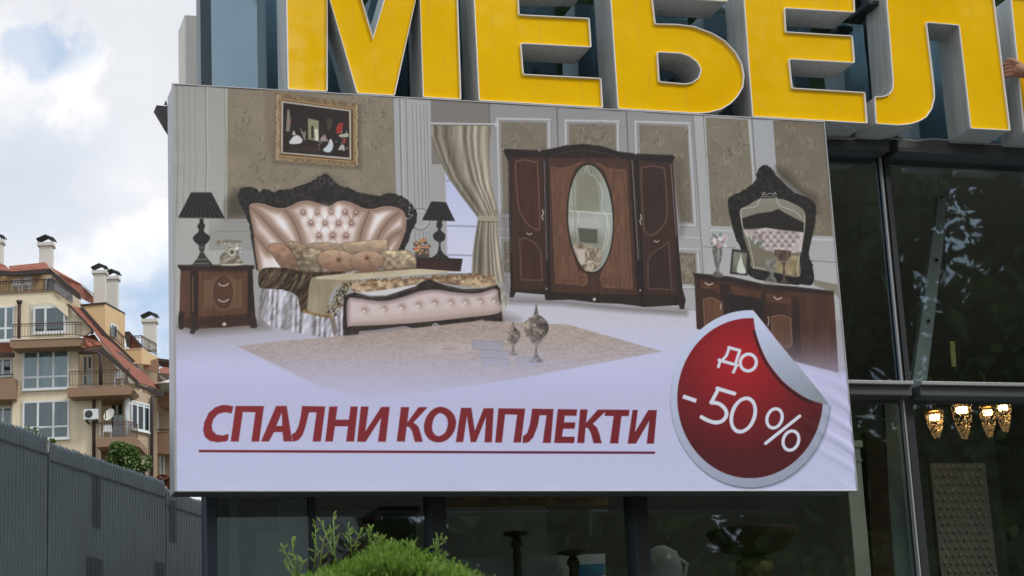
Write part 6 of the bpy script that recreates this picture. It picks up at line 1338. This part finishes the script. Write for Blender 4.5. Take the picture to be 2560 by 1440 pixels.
# ------------------------------------------------------------------ out of view, for the glass to mirror: trees, added hedge, white house opposite
M['leaf_big'] = leafmat('lime_leaf', (0.04, 0.085, 0.018), (0.16, 0.25, 0.06), .3)
def bigtree(x, y, h, r_, seed, label):
    e = empty('street_tree', (x, y, 0)); tag(e, label, 'tree', 'trees across the road, mirrored in the glass'); g = random.Random(seed)
    bl_ = [(x+r_*.75*g.uniform(-1, 1), y+r_*.75*g.uniform(-1, 1), h*g.uniform(.13, .95), r_*g.uniform(.30, .47), r_*g.uniform(.28, .45), r_*g.uniform(.25, .42)) for _ in range(38)]
    leaves('crown_blocker', [(b[0], b[1], b[2], b[3]*.75, b[4]*.75, b[5]*.75) for b in bl_], 5200, .45, M['leaf_big'], e, seed+50); leaves('crown', bl_, 36000, .16, M['leaf_big'], e, seed); tubes('trunk', [([(x, y, -.1), (x+.1, y, h*.35), (x, y+.1, h*.75)], [.3, .22, .06])]+[([(x, y, h*.3), ((b[0]+x)/2, (b[1]+y)/2, b[2]*.8), b[:3]], [.12, .07, .02]) for b in bl_[:6]], M['bark'], e, 7)  # big leaf cards added inside the crowns to block mirrored sky
bigtree(11.0, -29, 22, 4.6, 1, 'tall street tree across the road beside the white house, mirrored behind the first letters')
bigtree(17.0, -27, 22, 5.5, 2, 'broad street tree across the road, mirrored behind the curled letter'); bigtree(14.2, -32, 21, 4.2, 8, 'tree added across the road behind two others to close a bright reflected gap'); bigtree(24, -29, 21, 6, 3, 'street tree across the road mirrored in the right glass'); bigtree(31, -33, 19, 6, 6, 'farthest right street tree across the road'); bigtree(-6, -30, 9, 3.2, 5, 'low street tree across the road left of the white house')  # middle tree at the back is added to close a bright reflected gap
hd = empty('added_hedge', (20, -25.6, 0)); tag(hd, 'hedge added across the road to darken what the lower glass mirrors', 'hedge')  # unseen hedge added to darken the lower glass reflections
hb_ = [(10+k*1.55, -25.6+.3*math.sin(k*2.1), 2.2+(k % 3)*2.4, 1.5, 1.1, 2.3) for k in range(20)]; leaves('foliage', hb_, 26000, .16, M['leaf_big'], hd, 71); leaves('inner_foliage', [(*b[:3], b[3]*.8, b[4]*.7, b[5]*.85) for b in hb_], 1500, .8, M['leaf_big'], hd, 72)
wh = empty('white_house', (4.5, -32, 0)); tag(wh, 'white gabled house across the road, mirrored in the lower glass', 'house')
M['whitewall'] = mat('white_wall', (0.72, 0.72, 0.69), .9, 0, .05)
mesh('wall', [(0, -36, -.1), (8, -36, -.1), (8, -29, -.1), (0, -29, -.1), (0, -36, 7.6), (8, -36, 7.6), (8, -29, 7.6), (0, -29, 7.6), (4, -36, 10.4), (4, -29, 10.4)], [(0, 1, 2, 3), (0, 1, 5, 8, 4), (3, 2, 6, 9, 7), (1, 2, 6, 5), (0, 3, 7, 4)], M['whitewall'], wh)
mesh('roof', [(-.4, -36.3, 7.38), (4, -36.3, 10.46), (8.4, -36.3, 7.38), (-.4, -28.7, 7.38), (4, -28.7, 10.46), (8.4, -28.7, 7.38)]+[(-.4, -36.3, 7.56), (4, -36.3, 10.64), (8.4, -36.3, 7.56), (-.4, -28.7, 7.56), (4, -28.7, 10.64), (8.4, -28.7, 7.56)], [(0, 1, 4, 3), (1, 2, 5, 4), (6, 7, 10, 9), (7, 8, 11, 10), (0, 1, 7, 6), (1, 2, 8, 7), (3, 4, 10, 9), (4, 5, 11, 10), (0, 3, 9, 6), (2, 5, 11, 8)], M['tiles'], wh)
for x, z in ((1.2, 1.0), (5.3, 1.0), (1.2, 3.8), (5.3, 3.8)): w_ = box('window', (x, -28.99, z), (x+1.5, -28.93, z+1.4), M['pvc'], wh); box('pane', (x+.1, -28.925, z+.1), (x+1.4, -28.92, z+1.3), M['tin'], w_)
